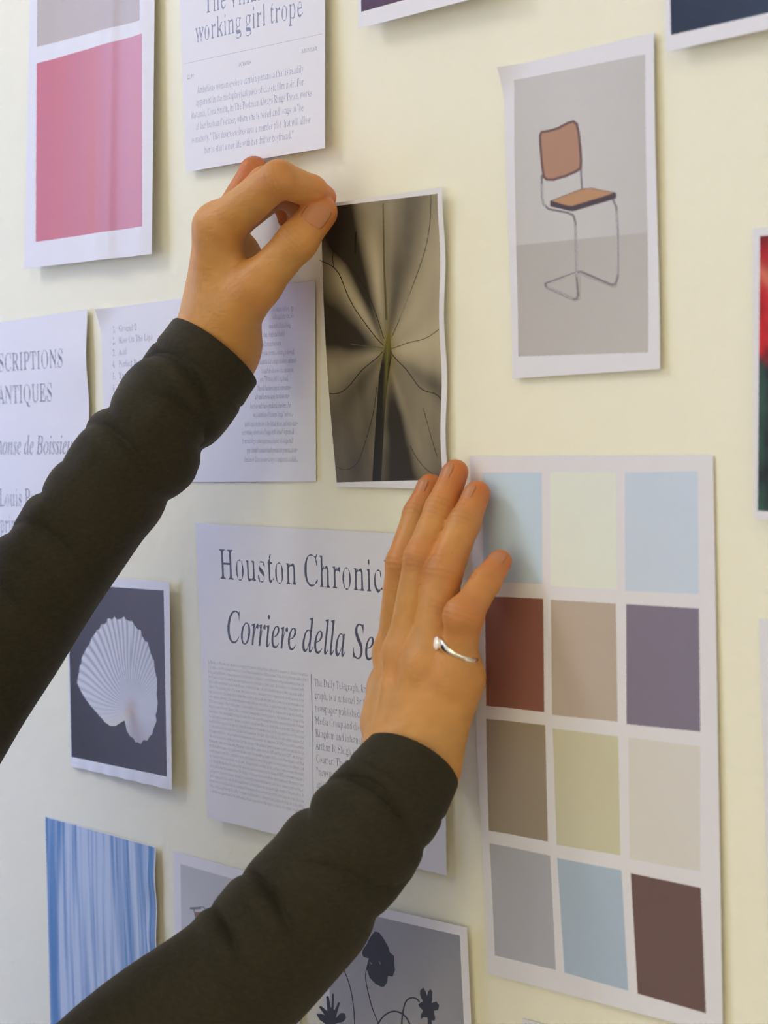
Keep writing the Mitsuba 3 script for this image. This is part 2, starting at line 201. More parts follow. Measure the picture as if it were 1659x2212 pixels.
p138|16 -52 16 -46 25 -42 28 -32 28 96 26 105 16 110 16 115 44 115 45 105 47 103 56 112 62 115 63 104 54 99 46 87 46 26 50 18 59 11 66 11 73 13 84 10 91 13 95 17 101 32 103 49 101 84 97 96 92 101 81 104 74 101 65 104 71 110 80 116 86 118 92 116 100 111 108 103 118 82 121 69 121 50 115 25 108 14 100 5 86 -2 75 1 66 8 64 7 64 -2 57 1 49 8 46 7 47 -35 52 -43 64 -46 64 -52
q136|17 47 19 75 30 98 38 106 51 114 62 118 71 115 82 109 72 109 67 108 54 109 45 105 40 98 35 75 36 39 40 21 48 13 55 11 66 13 77 11 85 14 89 18 92 24 92 95 88 105 96 112 106 106 107 108 104 113 114 121 120 120 120 109 110 105 110 -34 114 -43 123 -46 123 -51 74 -52 74 -46 85 -44 91 -38 92 6 89 7 74 -2 74 6 72 7 54 -2 43 1 36 6 25 18 20 31
r107|16 0 16 6 25 9 28 18 28 98 25 107 17 109 17 115 45 115 46 102 48 100 63 114 64 101 66 100 83 115 87 117 91 115 96 110 98 104 98 93 93 86 81 96 75 95 70 90 64 96 60 96 51 90 47 79 47 15 51 9 64 6 64 0
s108|12 15 12 39 20 41 32 17 32 14 28 11 32 8 41 6 52 7 64 6 72 8 77 12 80 23 77 32 69 38 42 52 31 61 24 74 23 88 30 104 42 115 52 118 70 114 76 116 82 115 82 106 90 105 92 103 91 81 84 82 79 94 72 102 74 108 71 109 40 109 33 105 30 98 31 92 35 86 70 66 82 54 86 42 86 28 80 11 69 2 57 -3 39 3 33 2 29 0 23 2 22 13
t085|72 21 76 29 84 25 79 14 74 17|17 112 40 135 39 138 35 139 35 142 47 158 54 159 55 142 53 139 45 137 45 117 47 116 68 115 68 104 47 103 45 102 45 25 47 19 50 16 57 16 64 21 69 15 60 5 47 -2 35 2 29 13 27 21 27 102 25 103 17 104
u140|13 110 13 115 44 115 45 22 48 16 53 14 61 14 67 16 71 14 78 14 88 18 94 25 94 97 90 107 80 110 80 115 111 115 112 23 115 14 125 11 125 5 94 1 94 10 92 11 76 0 76 10 74 11 63 3 51 -2 46 -2 37 2 30 12 27 25 25 100 22 107
v114|77 70 88 100 87 108 85 110 85 115 104 115 105 109 107 106 100 96 84 55 82 56|8 109 8 115 52 115 52 110 44 109 40 106 40 98 58 50 62 51 69 69 74 56 58 15 59 13 65 13 66 10 60 -5 53 -5 51 -2 46 11 48 13 53 14 53 17 21 97 15 107|67 115 70 115 70 110 67 110
w162|134 78 143 101 141 107 142 115 157 115 157 110 161 107 141 62 139 63|72 110 72 115 111 115 111 110 103 107 101 101 115 57 118 58 126 77 131 63 114 19 114 16 120 16 121 12 113 -5 107 -5 101 11 102 16 108 16 109 18 93 68 90 67 82 49 78 63 87 89 81 106 77 109|124 110 124 115 129 115 129 109|5 109 5 115 42 115 42 109 35 107 34 101 52 52 55 52 63 69 67 57 51 16 52 14 58 13 59 11 52 -5 45 -5 43 -2 39 10 40 13 46 14 47 16 15 99 11 106|54 110 54 115 60 115 60 109
x119|11 109 11 115 54 115 54 110 45 107 44 101 59 79 61 79 69 89 71 87 74 81 66 68 101 12 105 7 110 5 110 0 67 0 67 6 73 7 77 9 76 18 61 41 59 40 50 30 45 38 54 50 54 52 22 102 16 107|77 91 84 99 87 107 86 109 84 110 84 115 107 115 107 111 105 108 106 104 85 80 82 82|66 110 66 115 72 115 72 110|49 5 53 5 53 0 49 0|11 0 11 5 14 8 13 13 34 37 37 39 42 28 35 19 32 11 27 8 28 6 35 5 35 0
y112|77 70 87 97 85 115 102 115 103 109 106 106 99 94 84 53 82 54|7 110 7 115 51 115 51 109 44 108 40 106 40 97 58 49 62 49 69 68 74 54 60 14 61 11 67 10 67 6 56 -23 48 -37 45 -34 44 -24 51 -2 47 7 49 10 54 11 55 13 21 97 14 107|67 115 69 115 69 109 67 109|7 -34 8 -25 14 -17 18 -23 20 -36 24 -36 27 -35 36 -23 37 -33 38 -37 29 -47 20 -51 11 -44
z109|9 80 10 103 20 105 21 115 93 115 93 109 91 105 39 11 41 10 73 10 81 11 83 13 82 18 90 28 95 41 103 41 102 17 92 13 91 0 14 0 16 9 70 106 68 107 31 106 30 101 23 95 17 79
0140|18 79 18 108 21 129 28 150 36 163 48 173 68 180 85 177 96 170 106 159 114 144 119 124 122 104 122 75 119 52 113 32 103 16 90 5 71 -2 61 0 46 7 34 18 26 34 20 55/38 69 43 32 51 18 58 14 70 17 76 14 82 14 91 20 97 32 100 51 102 105 97 144 93 157 88 162 82 164 76 164 70 162 65 164 58 164 51 161 47 156 43 144 40 124
1140|23 135 20 147 44 157 75 179 85 179 86 23 89 17 94 14 118 13 118 0 33 0 34 13 57 14 63 17 66 24 66 149 63 150 48 135 48 149 45 151 26 132
2140|18 26 60 69 78 90 88 110 93 130 91 152 88 159 81 164 52 165 43 162 39 157 35 147 33 126 27 129 21 136 19 142 20 156 30 169 49 178 69 180 88 176 100 169 110 156 113 144 113 135 110 122 101 106 90 93 27 29 29 28 105 28 115 34 114 36 109 38 113 53 128 54 129 39 127 37 121 36 119 35 118 0 18 0
3140|10 40 19 47 29 48 29 38 21 35 24 27 34 19 47 15 71 15 79 17 87 21 94 28 98 40 98 57 95 67 90 74 83 79 72 83 45 85 45 100 71 101 79 105 87 113 92 130 92 144 88 157 83 163 76 165 68 165 63 164 50 165 45 164 40 159 36 151 32 130 25 133 21 138 18 152 22 162 29 170 46 178 68 180 81 178 95 172 106 163 111 154 113 145 112 130 104 115 95 106 80 96 104 83 112 75 117 67 119 59 119 43 116 31 112 23 102 12 85 3 65 -2 49 -1 33 4 22 13 16 25 17 36 11 37
4140|3 64 55 149 56 147 55 117 24 64 26 63 81 64 82 145 81 146 79 145 64 119 65 148 83 178 100 178 100 65 102 63 126 63 126 47 100 46 100 28 105 17 112 14 124 13 124 0 54 0 54 13 69 14 77 17 79 20 81 28 81 46 12 47 12 61
5140|12 38 20 45 31 46 31 37 30 35 24 35 24 31 31 21 37 17 45 15 73 16 83 19 90 26 95 38 97 62 94 73 89 82 83 87 71 91 39 92 27 90 24 92 32 176 32 178 108 178 109 152 111 150 118 149 120 147 119 132 104 132 98 151 32 151 30 147 26 112 27 107 28 106 41 108 44 108 46 106 66 108 79 105 94 99 106 89 114 77 117 61 116 39 108 22 98 12 83 3 67 -1 53 -1 41 2 29 8 20 20 19 34 13 35
6140|21 69 21 96 26 125 35 148 44 161 61 174 78 180 94 179 109 172 116 163 117 150 114 143 106 137 102 156 96 164 86 166 79 164 74 166 68 166 57 161 49 152 45 142 38 110 38 104 40 102 55 108 58 102 78 109 89 107 103 100 114 89 120 74 122 51 118 33 108 15 95 4 75 -2 65 0 51 6 40 15 29 32 24 48/38 73 42 40 48 26 54 19 63 14 74 17 85 14 94 19 99 27 102 37 104 65 100 80 93 90 84 94 72 92 56 93 47 90 38 83
7140|10 125 11 147 20 149 21 178 122 178 122 166 118 154 119 152 126 152 126 150 103 98 93 96 53 0 51 0 51 2 91 94 91 97 85 97 85 99 105 150 103 151 31 151 26 125
8140|17 41 17 54 23 68 35 79 51 90 31 109 24 124 23 142 29 159 44 173 63 180 80 179 97 173 106 165 112 154 115 142 115 129 109 117 85 97 107 81 115 72 120 63 123 54 123 40 117 22 106 10 91 2 73 -2 58 -1 40 6 27 16 21 26/32 39 37 25 47 15 56 12 83 12 93 16 100 22 105 32 106 46 102 59 89 70 71 80 63 75 52 80 42 71 35 61 33 51/40 135 44 121 56 111 66 106 74 111 85 106 95 114 99 120 101 129 102 141 98 155 90 163 81 166 70 164 59 166 50 163 44 157 40 146
9140|15 30 20 38 28 41 35 28 35 24 31 24 30 22 35 17 44 14 71 14 84 20 94 35 99 53 101 81 99 81 84 72 84 80 82 82 69 73 61 70 56 70 47 72 35 79 26 88 21 98 18 112 18 130 22 145 28 158 37 168 51 177 65 180 84 175 95 168 106 155 113 140 117 125 119 107 119 80 116 60 109 38 98 20 87 9 74 2 59 -2 47 0 36 5 28 13 25 23 17 24/36 130 36 116 38 104 43 94 50 89 56 87 69 88 84 88 95 94 102 103 101 122 97 144 90 157 83 163 73 164 67 162 55 164 49 162 41 151
.067|18 10 20 23 26 29 39 29 47 23 48 7 46 3 40 -2 31 -3 24 -1 20 4
,067|11 -32 23 29 46 29 48 26 45 15 26 -32
;067|18 117 19 129 26 136 39 136 44 134 47 129 48 114 46 110 39 105 30 104 24 106 19 111|8 -32 21 29 44 29 46 25 43 17 24 -32
(075|10 59 13 102 18 125 26 145 35 163 47 178 67 178 54 158 44 136 37 110 32 82 33 50 39 18 48 -7 67 -39 47 -39 33 -20 23 0 17 18
)075|8 178 28 178 40 163 49 145 57 125 64 86 64 51 57 14 47 -11 28 -39 8 -39 27 -7 36 18 42 55 42 88 38 110 31 136 21 158
'056|21 114 17 178 40 178 35 114
"102|67 114 62 178 85 178 81 114|21 114 17 178 40 178 35 114
-080|10 77 70 77 70 57 10 57
"""
ITALIC = """
A172|-31 0 -30 5 -17 8 -3 17 131 175 137 177 132 16 137 8 153 5 152 0 83 0 84 5 97 7 104 14 106 29 107 58 47 58 23 32 12 15 12 10 15 7 29 5 28 0/54 68 108 68 110 135 104 129
B164|-12 0 -11 5 -2 6 6 9 14 21 47 145 49 153 48 162 43 166 31 168 32 173 110 172 130 168 142 161 149 153 152 145 152 130 150 122 144 112 136 105 111 93 122 88 131 80 139 65 139 43 134 30 128 23 119 15 108 8 86 2 72 0/61 98 64 96 90 98 104 102 114 108 121 116 126 129 126 145 121 155 115 160 104 164 88 164 81 163 78 160 73 148 61 102/39 14 42 10 46 9 67 8 85 13 98 21 108 36 112 51 110 69 104 79 96 84 85 87 62 88 58 86 41 29
C176|10 60 11 84 22 112 39 137 62 158 81 168 106 176 128 176 157 169 163 169 169 175 173 175 163 124 159 124 157 145 152 155 146 161 131 168 110 167 88 158 67 140 54 121 43 96 39 72 40 50 46 31 56 19 63 13 76 8 93 7 103 9 127 19 149 38 153 34 152 32 130 12 116 3 95 -3 71 -3 51 1 32 12 21 25 13 43
D189|-13 0 -12 5 -2 6 6 9 12 18 45 138 49 153 48 160 44 165 30 168 32 173 106 173 119 171 145 162 162 149 169 138 175 124 178 111 177 88 174 74 167 57 156 40 143 27 130 18 115 10 85 2 71 0/39 16 42 12 54 9 73 9 89 12 105 19 114 25 124 35 133 46 140 61 146 80 149 96 149 117 142 140 137 148 126 157 114 162 104 164 87 164 78 160 72 146 42 32
E169|-12 0 -11 5 -2 6 6 9 13 19 45 138 49 153 48 160 43 166 31 168 32 173 163 173 156 136 152 136 151 148 149 155 140 162 124 164 88 164 82 163 77 159 60 97 90 97 102 100 112 106 120 121 124 121 124 120 107 60 103 60 102 78 97 86 89 88 57 88 39 20 40 13 48 9 86 9 103 12 123 22 135 34 144 47 148 47 131 0
F151|-11 0 -10 5 0 6 8 9 13 17 47 139 50 151 49 161 44 166 32 168 33 173 156 173 149 132 144 132 144 144 142 152 137 159 131 162 123 164 87 164 79 159 62 96 83 96 99 99 111 108 118 121 122 121 122 119 106 58 101 59 102 74 100 80 97 84 86 87 59 87 43 23 42 13 47 7 63 4 62 0
G202|10 61 13 89 24 116 41 140 67 161 84 170 111 176 138 175 171 164 179 166 188 175 191 174 180 122 176 122 174 132 168 146 154 160 134 168 110 167 88 158 68 141 51 114 43 90 40 77 40 58 42 42 48 29 52 22 64 12 74 7 89 4 104 5 116 8 124 13 131 22 141 61 142 71 137 77 120 80 121 84 192 84 191 80 178 78 171 71 154 13 129 2 107 -3 80 -3 58 1 36 12 23 26 15 40
H194|-12 0 -11 5 4 8 12 17 45 138 49 153 48 160 43 166 31 168 32 173 100 173 99 168 90 167 81 163 75 153 61 104 61 99 65 96 139 98 142 102 153 145 155 158 150 165 136 168 138 173 206 173 205 168 196 167 188 164 182 156 149 37 145 21 146 12 151 7 163 5 162 0 94 0 95 5 105 6 111 8 118 17 136 81 135 85 132 87 58 86 55 80 39 21 41 10 48 6 57 5 56 0
I092|-11 0 -10 5 0 6 8 9 14 18 46 137 50 151 49 161 44 166 32 168 33 173 102 173 101 168 92 167 84 164 78 155 43 28 41 20 42 11 47 7 59 5 58 0
K169|-12 0 -11 5 4 8 12 17 45 138 49 153 48 160 43 166 31 168 32 173 100 173 98 168 85 166 79 161 76 157 60 98 60 93 63 94 88 114 136 154 139 160 138 165 133 167 125 168 126 173 186 173 184 168 175 167 161 159 83 98 136 20 148 9 155 6 162 5 162 0 88 0 90 5 104 7 106 10 107 16 101 27 61 86 58 86 56 83 39 20 40 13 42 9 48 6 60 5 59 0
L167|-9 0 -8 5 4 6 9 9 16 18 50 143 52 152 51 162 46 166 34 168 35 173 103 173 102 168 93 167 86 164 78 152 46 33 43 16 46 11 53 9 93 9 113 13 128 21 140 34 148 48 153 49 137 0
M220|-13 0 -12 5 4 8 12 18 48 144 50 151 48 162 43 166 31 168 32 173 79 173 97 41 185 173 232 173 231 168 221 167 213 164 207 155 175 36 171 19 172 11 177 7 189 5 188 0 120 0 121 4 129 5 136 8 144 20 178 143 82 1 78 0 58 145 25 23 27 10 33 6 43 5 43 1
N186|-12 0 -11 5 -3 6 5 9 12 18 48 146 49 155 47 160 39 167 31 168 32 173 68 173 131 41 161 152 160 163 155 166 142 168 143 173 199 173 198 168 189 167 181 164 173 152 130 -4 126 -4 57 138 26 21 27 10 32 7 45 5 44 0
O192|8 54 10 80 15 95 23 112 40 137 55 151 72 163 86 170 101 175 110 176 132 176 147 172 156 167 169 157 176 147 181 133 184 119 182 95 176 75 167 57 154 37 137 20 121 9 102 0 84 -3 65 -3 47 1 32 8 21 19 13 33/37 41 40 27 46 16 56 8 68 4 81 4 95 8 108 17 121 29 132 43 142 63 150 83 154 104 154 139 149 154 141 163 126 169 106 167 88 158 71 143 56 121 42 88 37 62
P150|-12 0 -11 5 3 7 8 11 12 16 47 145 49 153 48 162 43 166 31 168 32 173 113 172 130 168 141 162 149 150 152 139 152 130 146 111 135 99 119 89 104 85 57 82 55 81 40 25 39 14 41 10 45 7 61 5 60 0/60 92 62 91 81 90 94 93 105 98 115 107 120 116 124 128 123 145 116 158 108 163 96 165 84 165 78 161 74 150 60 100
R168|-12 0 -11 5 -2 6 6 9 14 21 47 145 49 153 48 162 43 166 31 168 32 173 118 172 138 167 151 157 156 147 158 140 157 127 151 113 143 104 134 98 108 87 137 19 145 9 151 6 157 5 155 0 117 0 82 85 59 86 57 86 43 36 40 14 42 9 45 7 60 5 59 0/74 151 59 94 69 93 91 94 104 98 118 107 125 117 129 130 128 145 123 155 116 160 105 164 87 164 81 162
S138|1 -3 10 54 14 54 17 33 24 19 32 11 42 6 58 4 70 8 79 15 87 30 87 44 82 58 71 72 48 97 36 116 33 125 33 138 35 147 41 157 54 169 69 175 92 176 119 170 126 176 130 176 122 125 119 126 117 143 112 154 106 162 98 167 80 168 74 167 64 159 58 147 58 137 62 125 75 108 100 81 109 66 111 56 112 42 109 30 103 19 87 4 72 -2 47 -3 13 5 8 1 5 -3
T156|17 132 28 173 171 173 163 130 159 130 157 151 150 160 135 164 116 164 111 158 74 21 74 13 77 8 85 6 98 5 97 0 19 0 20 5 31 6 40 9 48 21 85 156 85 162 82 164 64 164 44 160 32 151 22 131
W220|15 169 16 173 85 173 84 169 74 168 67 165 63 156 57 44 119 132 120 151 118 160 111 167 100 168 101 173 166 173 165 168 152 166 148 162 146 155 141 46 210 152 211 163 205 167 195 168 196 172 248 173 247 168 236 165 222 150 118 -4 114 -3 114 2 119 115 36 -3 31 -4 37 150 35 159 31 165 23 168
a128|-2 19 -1 39 6 64 18 84 37 105 52 114 62 117 78 116 83 112 87 105 90 115 108 115 85 31 83 15 85 13 89 14 105 29 108 27 91 6 83 0 75 -3 68 -2 64 1 63 11 70 41 50 15 40 5 29 -1 15 -3 7 0 0 9/20 36 22 17 26 13 37 14 50 25 64 43 74 63 80 84 81 102 75 110 64 111 56 107 48 101 38 88 31 75 24 53
b127|-1 11 -1 17 34 158 34 165 32 168 19 170 20 173 60 181 39 95 54 109 69 116 86 117 98 113 109 102 113 88 113 73 109 57 103 44 93 29 78 15 59 3 40 -2 20 -2 7 2/19 12 23 6 28 4 46 5 61 14 75 29 86 50 91 71 91 88 88 95 82 102 72 105 63 105 52 99 44 91 32 65 19 20
c111|0 32 0 48 6 69 17 87 30 101 50 113 67 117 83 117 95 110 99 103 99 95 96 89 89 85 82 86 77 91 76 97 82 107 81 110 68 111 53 104 44 96 35 85 24 58 22 45 23 31 27 19 33 12 42 9 58 11 71 18 85 30 88 26 73 11 64 5 50 -1 41 -3 25 -1 15 4 8 10 3 21
d132|-3 20 -1 43 6 62 18 83 35 102 48 111 65 117 80 117 87 114 90 110 101 154 102 164 98 168 87 169 88 174 127 181 128 175 90 33 87 15 90 12 97 13 114 30 118 27 111 18 91 0 83 -3 73 -1 69 5 68 14 73 39 60 20 47 6 34 -1 19 -3 9 1 3 6/20 38 21 19 26 13 30 11 37 11 49 18 61 31 75 56 83 77 86 89 86 101 81 109 77 112 63 109 51 101 40 89 30 70 24 55
e107|-1 31 0 49 5 65 15 83 31 100 50 113 66 117 82 117 89 114 93 110 96 102 95 91 90 82 82 74 60 62 23 53 22 28 25 19 30 13 40 10 53 11 65 16 83 30 86 26 72 12 61 4 48 -1 38 -2 23 -1 12 4 6 10 2 18/34 83 24 59 27 59 46 64 63 74 74 89 76 97 74 108 69 111 64 111 50 103
f074|-34 -46 -32 -35 -28 -33 -21 -33 -17 -38 -18 -49 -14 -50 -9 -48 -3 -38 3 -18 26 104 3 105 5 113 28 114 37 147 47 164 58 174 74 181 86 181 93 178 98 174 102 168 102 161 99 154 94 152 85 153 82 158 83 171 78 174 69 172 60 158 49 114 78 113 77 105 47 104 26 7 18 -19 10 -36 -1 -50 -12 -56 -25 -56 -30 -52
g106|-19 -33 -19 -23 -13 -11 0 1 12 9 4 16 3 24 21 45 10 55 4 67 5 83 14 100 31 113 51 118 64 118 90 110 108 110 108 99 91 99 92 94 91 77 86 66 76 54 63 47 54 44 30 43 23 34 24 29 27 26 60 14 78 2 82 -8 83 -19 80 -29 75 -37 68 -44 55 -52 36 -56 17 -57 5 -55 -6 -50 -15 -42/25 61 29 53 38 48 48 49 60 58 68 73 71 87 70 101 64 110 57 112 50 112 44 109 37 102 27 83/-3 -28 0 -37 7 -45 20 -49 37 -49 51 -45 59 -40 65 -29 65 -20 62 -13 54 -6 41 0 19 6 9 -1 1 -10 -3 -18
h130|9 0 38 154 37 160 34 165 22 167 23 177 63 177 46 96 49 96 64 115 76 124 84 126 94 126 103 123 108 118 111 107 111 96 102 44 100 20 102 15 104 13 112 13 121 18 124 11 115 3 102 -2 90 -1 83 7 79 14 79 26 90 89 90 103 86 111 77 112 67 106 59 98 44 72 28 0
i066|33 156 35 166 42 172 52 170 58 162 57 153 50 147 39 148|0 7 2 22 22 95 21 103 17 106 7 107 8 111 48 117 48 112 23 28 22 15 25 12 30 13 40 21 48 31 52 27 36 9 20 -2 7 -2 2 2
j065|34 157 36 166 43 172 50 172 54 170 59 163 57 152 51 147 44 147 39 149|-36 -44 -34 -34 -29 -31 -25 -31 -21 -33 -19 -37 -18 -49 -14 -50 -7 -39 -1 -23 23 93 21 104 7 107 8 111 46 117 47 114 24 6 10 -33 2 -46 -5 -53 -13 -56 -22 -57 -28 -55 -33 -50
k126|-5 0 39 159 38 167 32 169 23 170 24 173 64 181 64 174 32 59 74 90 83 99 85 103 85 106 80 109 74 110 76 114 125 114 124 109 116 108 102 102 61 72 81 25 87 15 90 14 98 15 112 29 115 25 106 12 96 3 85 -2 76 -2 68 7 44 59 29 47 15 0
l064|0 6 0 17 6 40 37 157 36 167 31 170 22 171 22 175 63 181 61 169 23 29 21 16 23 13 31 15 46 30 49 27 33 8 20 -1 8 -2 3 1
m205|-4 0 22 94 21 103 16 106 7 107 7 111 48 117 48 111 35 68 50 87 66 102 77 111 90 116 104 117 109 114 112 110 113 99 107 70 123 90 136 103 147 111 163 118 173 117 180 112 182 106 181 96 163 28 162 16 164 13 172 16 186 32 189 28 177 11 167 2 157 -2 149 -2 143 1 140 8 142 24 160 90 159 99 156 102 150 102 142 98 132 91 113 66 96 34 85 0 66 0 91 90 90 100 87 102 82 102 72 97 60 88 40 63 27 36 15 0
n136|-4 0 23 95 23 100 20 104 7 106 7 110 49 117 35 67 51 86 65 100 78 110 94 117 103 117 108 114 112 107 112 95 94 32 92 22 92 15 95 13 100 14 106 19 116 33 120 31 104 7 96 1 87 -3 79 -3 75 -1 71 6 73 24 90 90 89 99 86 102 81 102 65 92 53 79 40 62 27 35 16 0
o130|-1 33 0 52 9 73 20 89 43 108 65 117 86 117 102 110 112 98 116 84 116 69 111 51 96 27 88 18 74 7 60 1 48 -2 34 -3 23 0 12 6 6 13 1 23/21 39 23 18 27 11 37 4 49 5 57 9 73 23 86 47 93 69 94 91 92 99 87 107 79 111 67 110 55 104 43 92 34 79 25 56
p127|-35 -55 -34 -51 -27 -50 -18 -47 -13 -38 19 82 22 101 18 105 7 106 7 110 47 117 48 113 43 95 57 108 72 116 90 117 104 111 111 102 113 95 114 74 108 53 93 28 77 12 57 1 45 -2 31 -2 18 1 9 -44 15 -50 28 -51 27 -55/24 11 28 6 31 4 47 5 55 9 65 17 75 31 86 52 92 76 91 93 84 104 77 106 63 104 55 98 45 86 34 59 24 19
q126|-3 22 -2 43 4 61 17 83 36 103 51 112 68 117 77 117 86 114 91 110 94 104 98 115 117 115 75 -39 76 -46 79 -49 93 -51 93 -56 30 -56 31 -51 45 -49 51 -45 54 -40 75 37 63 21 53 11 40 3 27 -2 16 -2 7 2 1 9/20 24 24 15 29 12 36 11 50 17 63 30 75 49 86 75 89 96 83 108 76 111 64 109 53 102 42 90 33 78 23 55 20 39
r084|-4 0 20 92 19 103 5 106 6 110 41 117 46 117 34 69 53 97 67 113 74 117 81 117 84 115 88 109 88 101 85 95 79 90 72 90 65 94 63 99 43 73 28 41 15 0
s092|-8 -1 -3 39 1 39 5 20 10 12 17 6 22 4 34 5 42 11 46 18 46 30 44 37 22 68 16 79 15 94 20 106 30 114 40 117 54 117 70 112 76 114 78 117 82 117 77 80 73 80 69 97 64 104 58 109 53 111 43 110 36 105 34 100 36 88 59 56 66 41 66 25 60 12 48 2 33 -3 20 -2 6 2 0 2 -3 -1
t070|1 5 2 20 24 103 24 105 8 105 8 110 17 113 27 119 39 130 51 146 56 146 47 114 67 113 66 107 66 105 45 105 23 24 23 14 25 12 30 13 46 29 50 25 33 6 21 -1 7 -2 3 0
u136|2 11 4 30 20 92 19 104 14 106 5 107 6 111 41 117 47 117 22 23 24 14 32 12 39 15 48 22 69 48 87 81 97 115 116 115 93 27 92 15 95 12 100 13 110 22 117 31 120 27 112 15 103 5 93 -1 86 -3 76 -2 71 4 71 19 81 55 55 20 35 2 21 -3 12 -2 6 1
v110|-2 107 -1 111 27 117 31 116 35 105 37 88 41 22 72 58 88 84 89 91 78 104 80 114 85 117 92 118 99 113 101 108 100 94 88 69 69 43 28 -3 23 -3 18 71 15 95 10 103
w166|-1 108 0 112 27 118 31 117 35 97 37 35 89 118 93 118 103 27 131 61 143 82 144 91 135 105 137 114 142 117 149 117 152 115 157 107 157 97 152 83 138 58 89 -3 86 -3 85 0 76 82 23 -2 18 -3 16 73 14 93 8 105
y100|-28 -50 -28 -42 -22 -37 -16 -37 -6 -40 2 -38 29 -3 9 95 3 104 -9 107 -8 111 19 117 25 116 32 95 46 22 72 64 80 81 80 90 79 93 70 101 70 112 77 117 87 115 92 106 92 93 87 79 71 47 39 -2 17 -32 -5 -53 -12 -56 -19 -57 -26 -54
z099|-16 2 69 96 51 96 32 100 22 100 16 98 9 89 6 92 15 110 24 117 35 117 77 110 94 117 94 111 11 20 33 20 52 16 63 16 72 22 78 32 82 29 76 13 70 4 63 -1 57 -3 41 -2 10 5 -1 5 -12 -1 -15 -1
.067|18 10 20 23 26 29 39 29 47 23 48 7 46 3 40 -2 31 -3 24 -1 20 4
,067|11 -32 23 29 46 29 48 26 45 15 26 -32
-080|10 77 70 77 70 57 10 57
"""


def read_font(block):
    font = {}
    for line in block.strip().split("\n"):
        polys = []
        for part in line[4:].split("|")[1:]:
            rings = [np.array(r.split(), float).reshape(-1, 2) for r in part.split("/")]
            g = shapely.make_valid(Polygon(rings[0], rings[1:]))
            polys += [x for x in getattr(g, "geoms", [g]) if x.geom_type == "Polygon" and x.area > 8]
        vs, fs, n = [], [], 0
        for g in polys:
            v, f = trimesh.creation.triangulate_polygon(g, engine="earcut")
            vs.append(v), fs.append(f + n)
            n += len(v)
        font[line[0]] = (float(line[1:4]), np.vstack(vs), np.vstack(fs))
    return font


FONTS = {"u": read_font(UPRIGHT), "i": read_font(ITALIC)}
SPACE, CAP = 58.0, 164.0


def advance(s, face):
    return sum(SPACE if c == " " else FONTS[face].get(c, FONTS["u"].get(c))[0] for c in s)


def homography(src, dst):
    a, b = [], []
    for (x, y), (u, v) in zip(src, dst):
        a += [[x, y, 1, 0, 0, 0, -u * x, -u * y], [0, 0, 0, x, y, 1, -v * x, -v * y]]
        b += [u, v]
    return np.append(np.linalg.solve(np.array(a, float), np.array(b, float)), 1).reshape(3, 3)


def project(h, p):
    q = np.c_[np.asarray(p, float), np.ones(len(p))] @ h.T
    return q[:, :2] / q[:, 2:]


SQUARE = [(0, 0), (1, 0), (1, 1), (0, 1)]


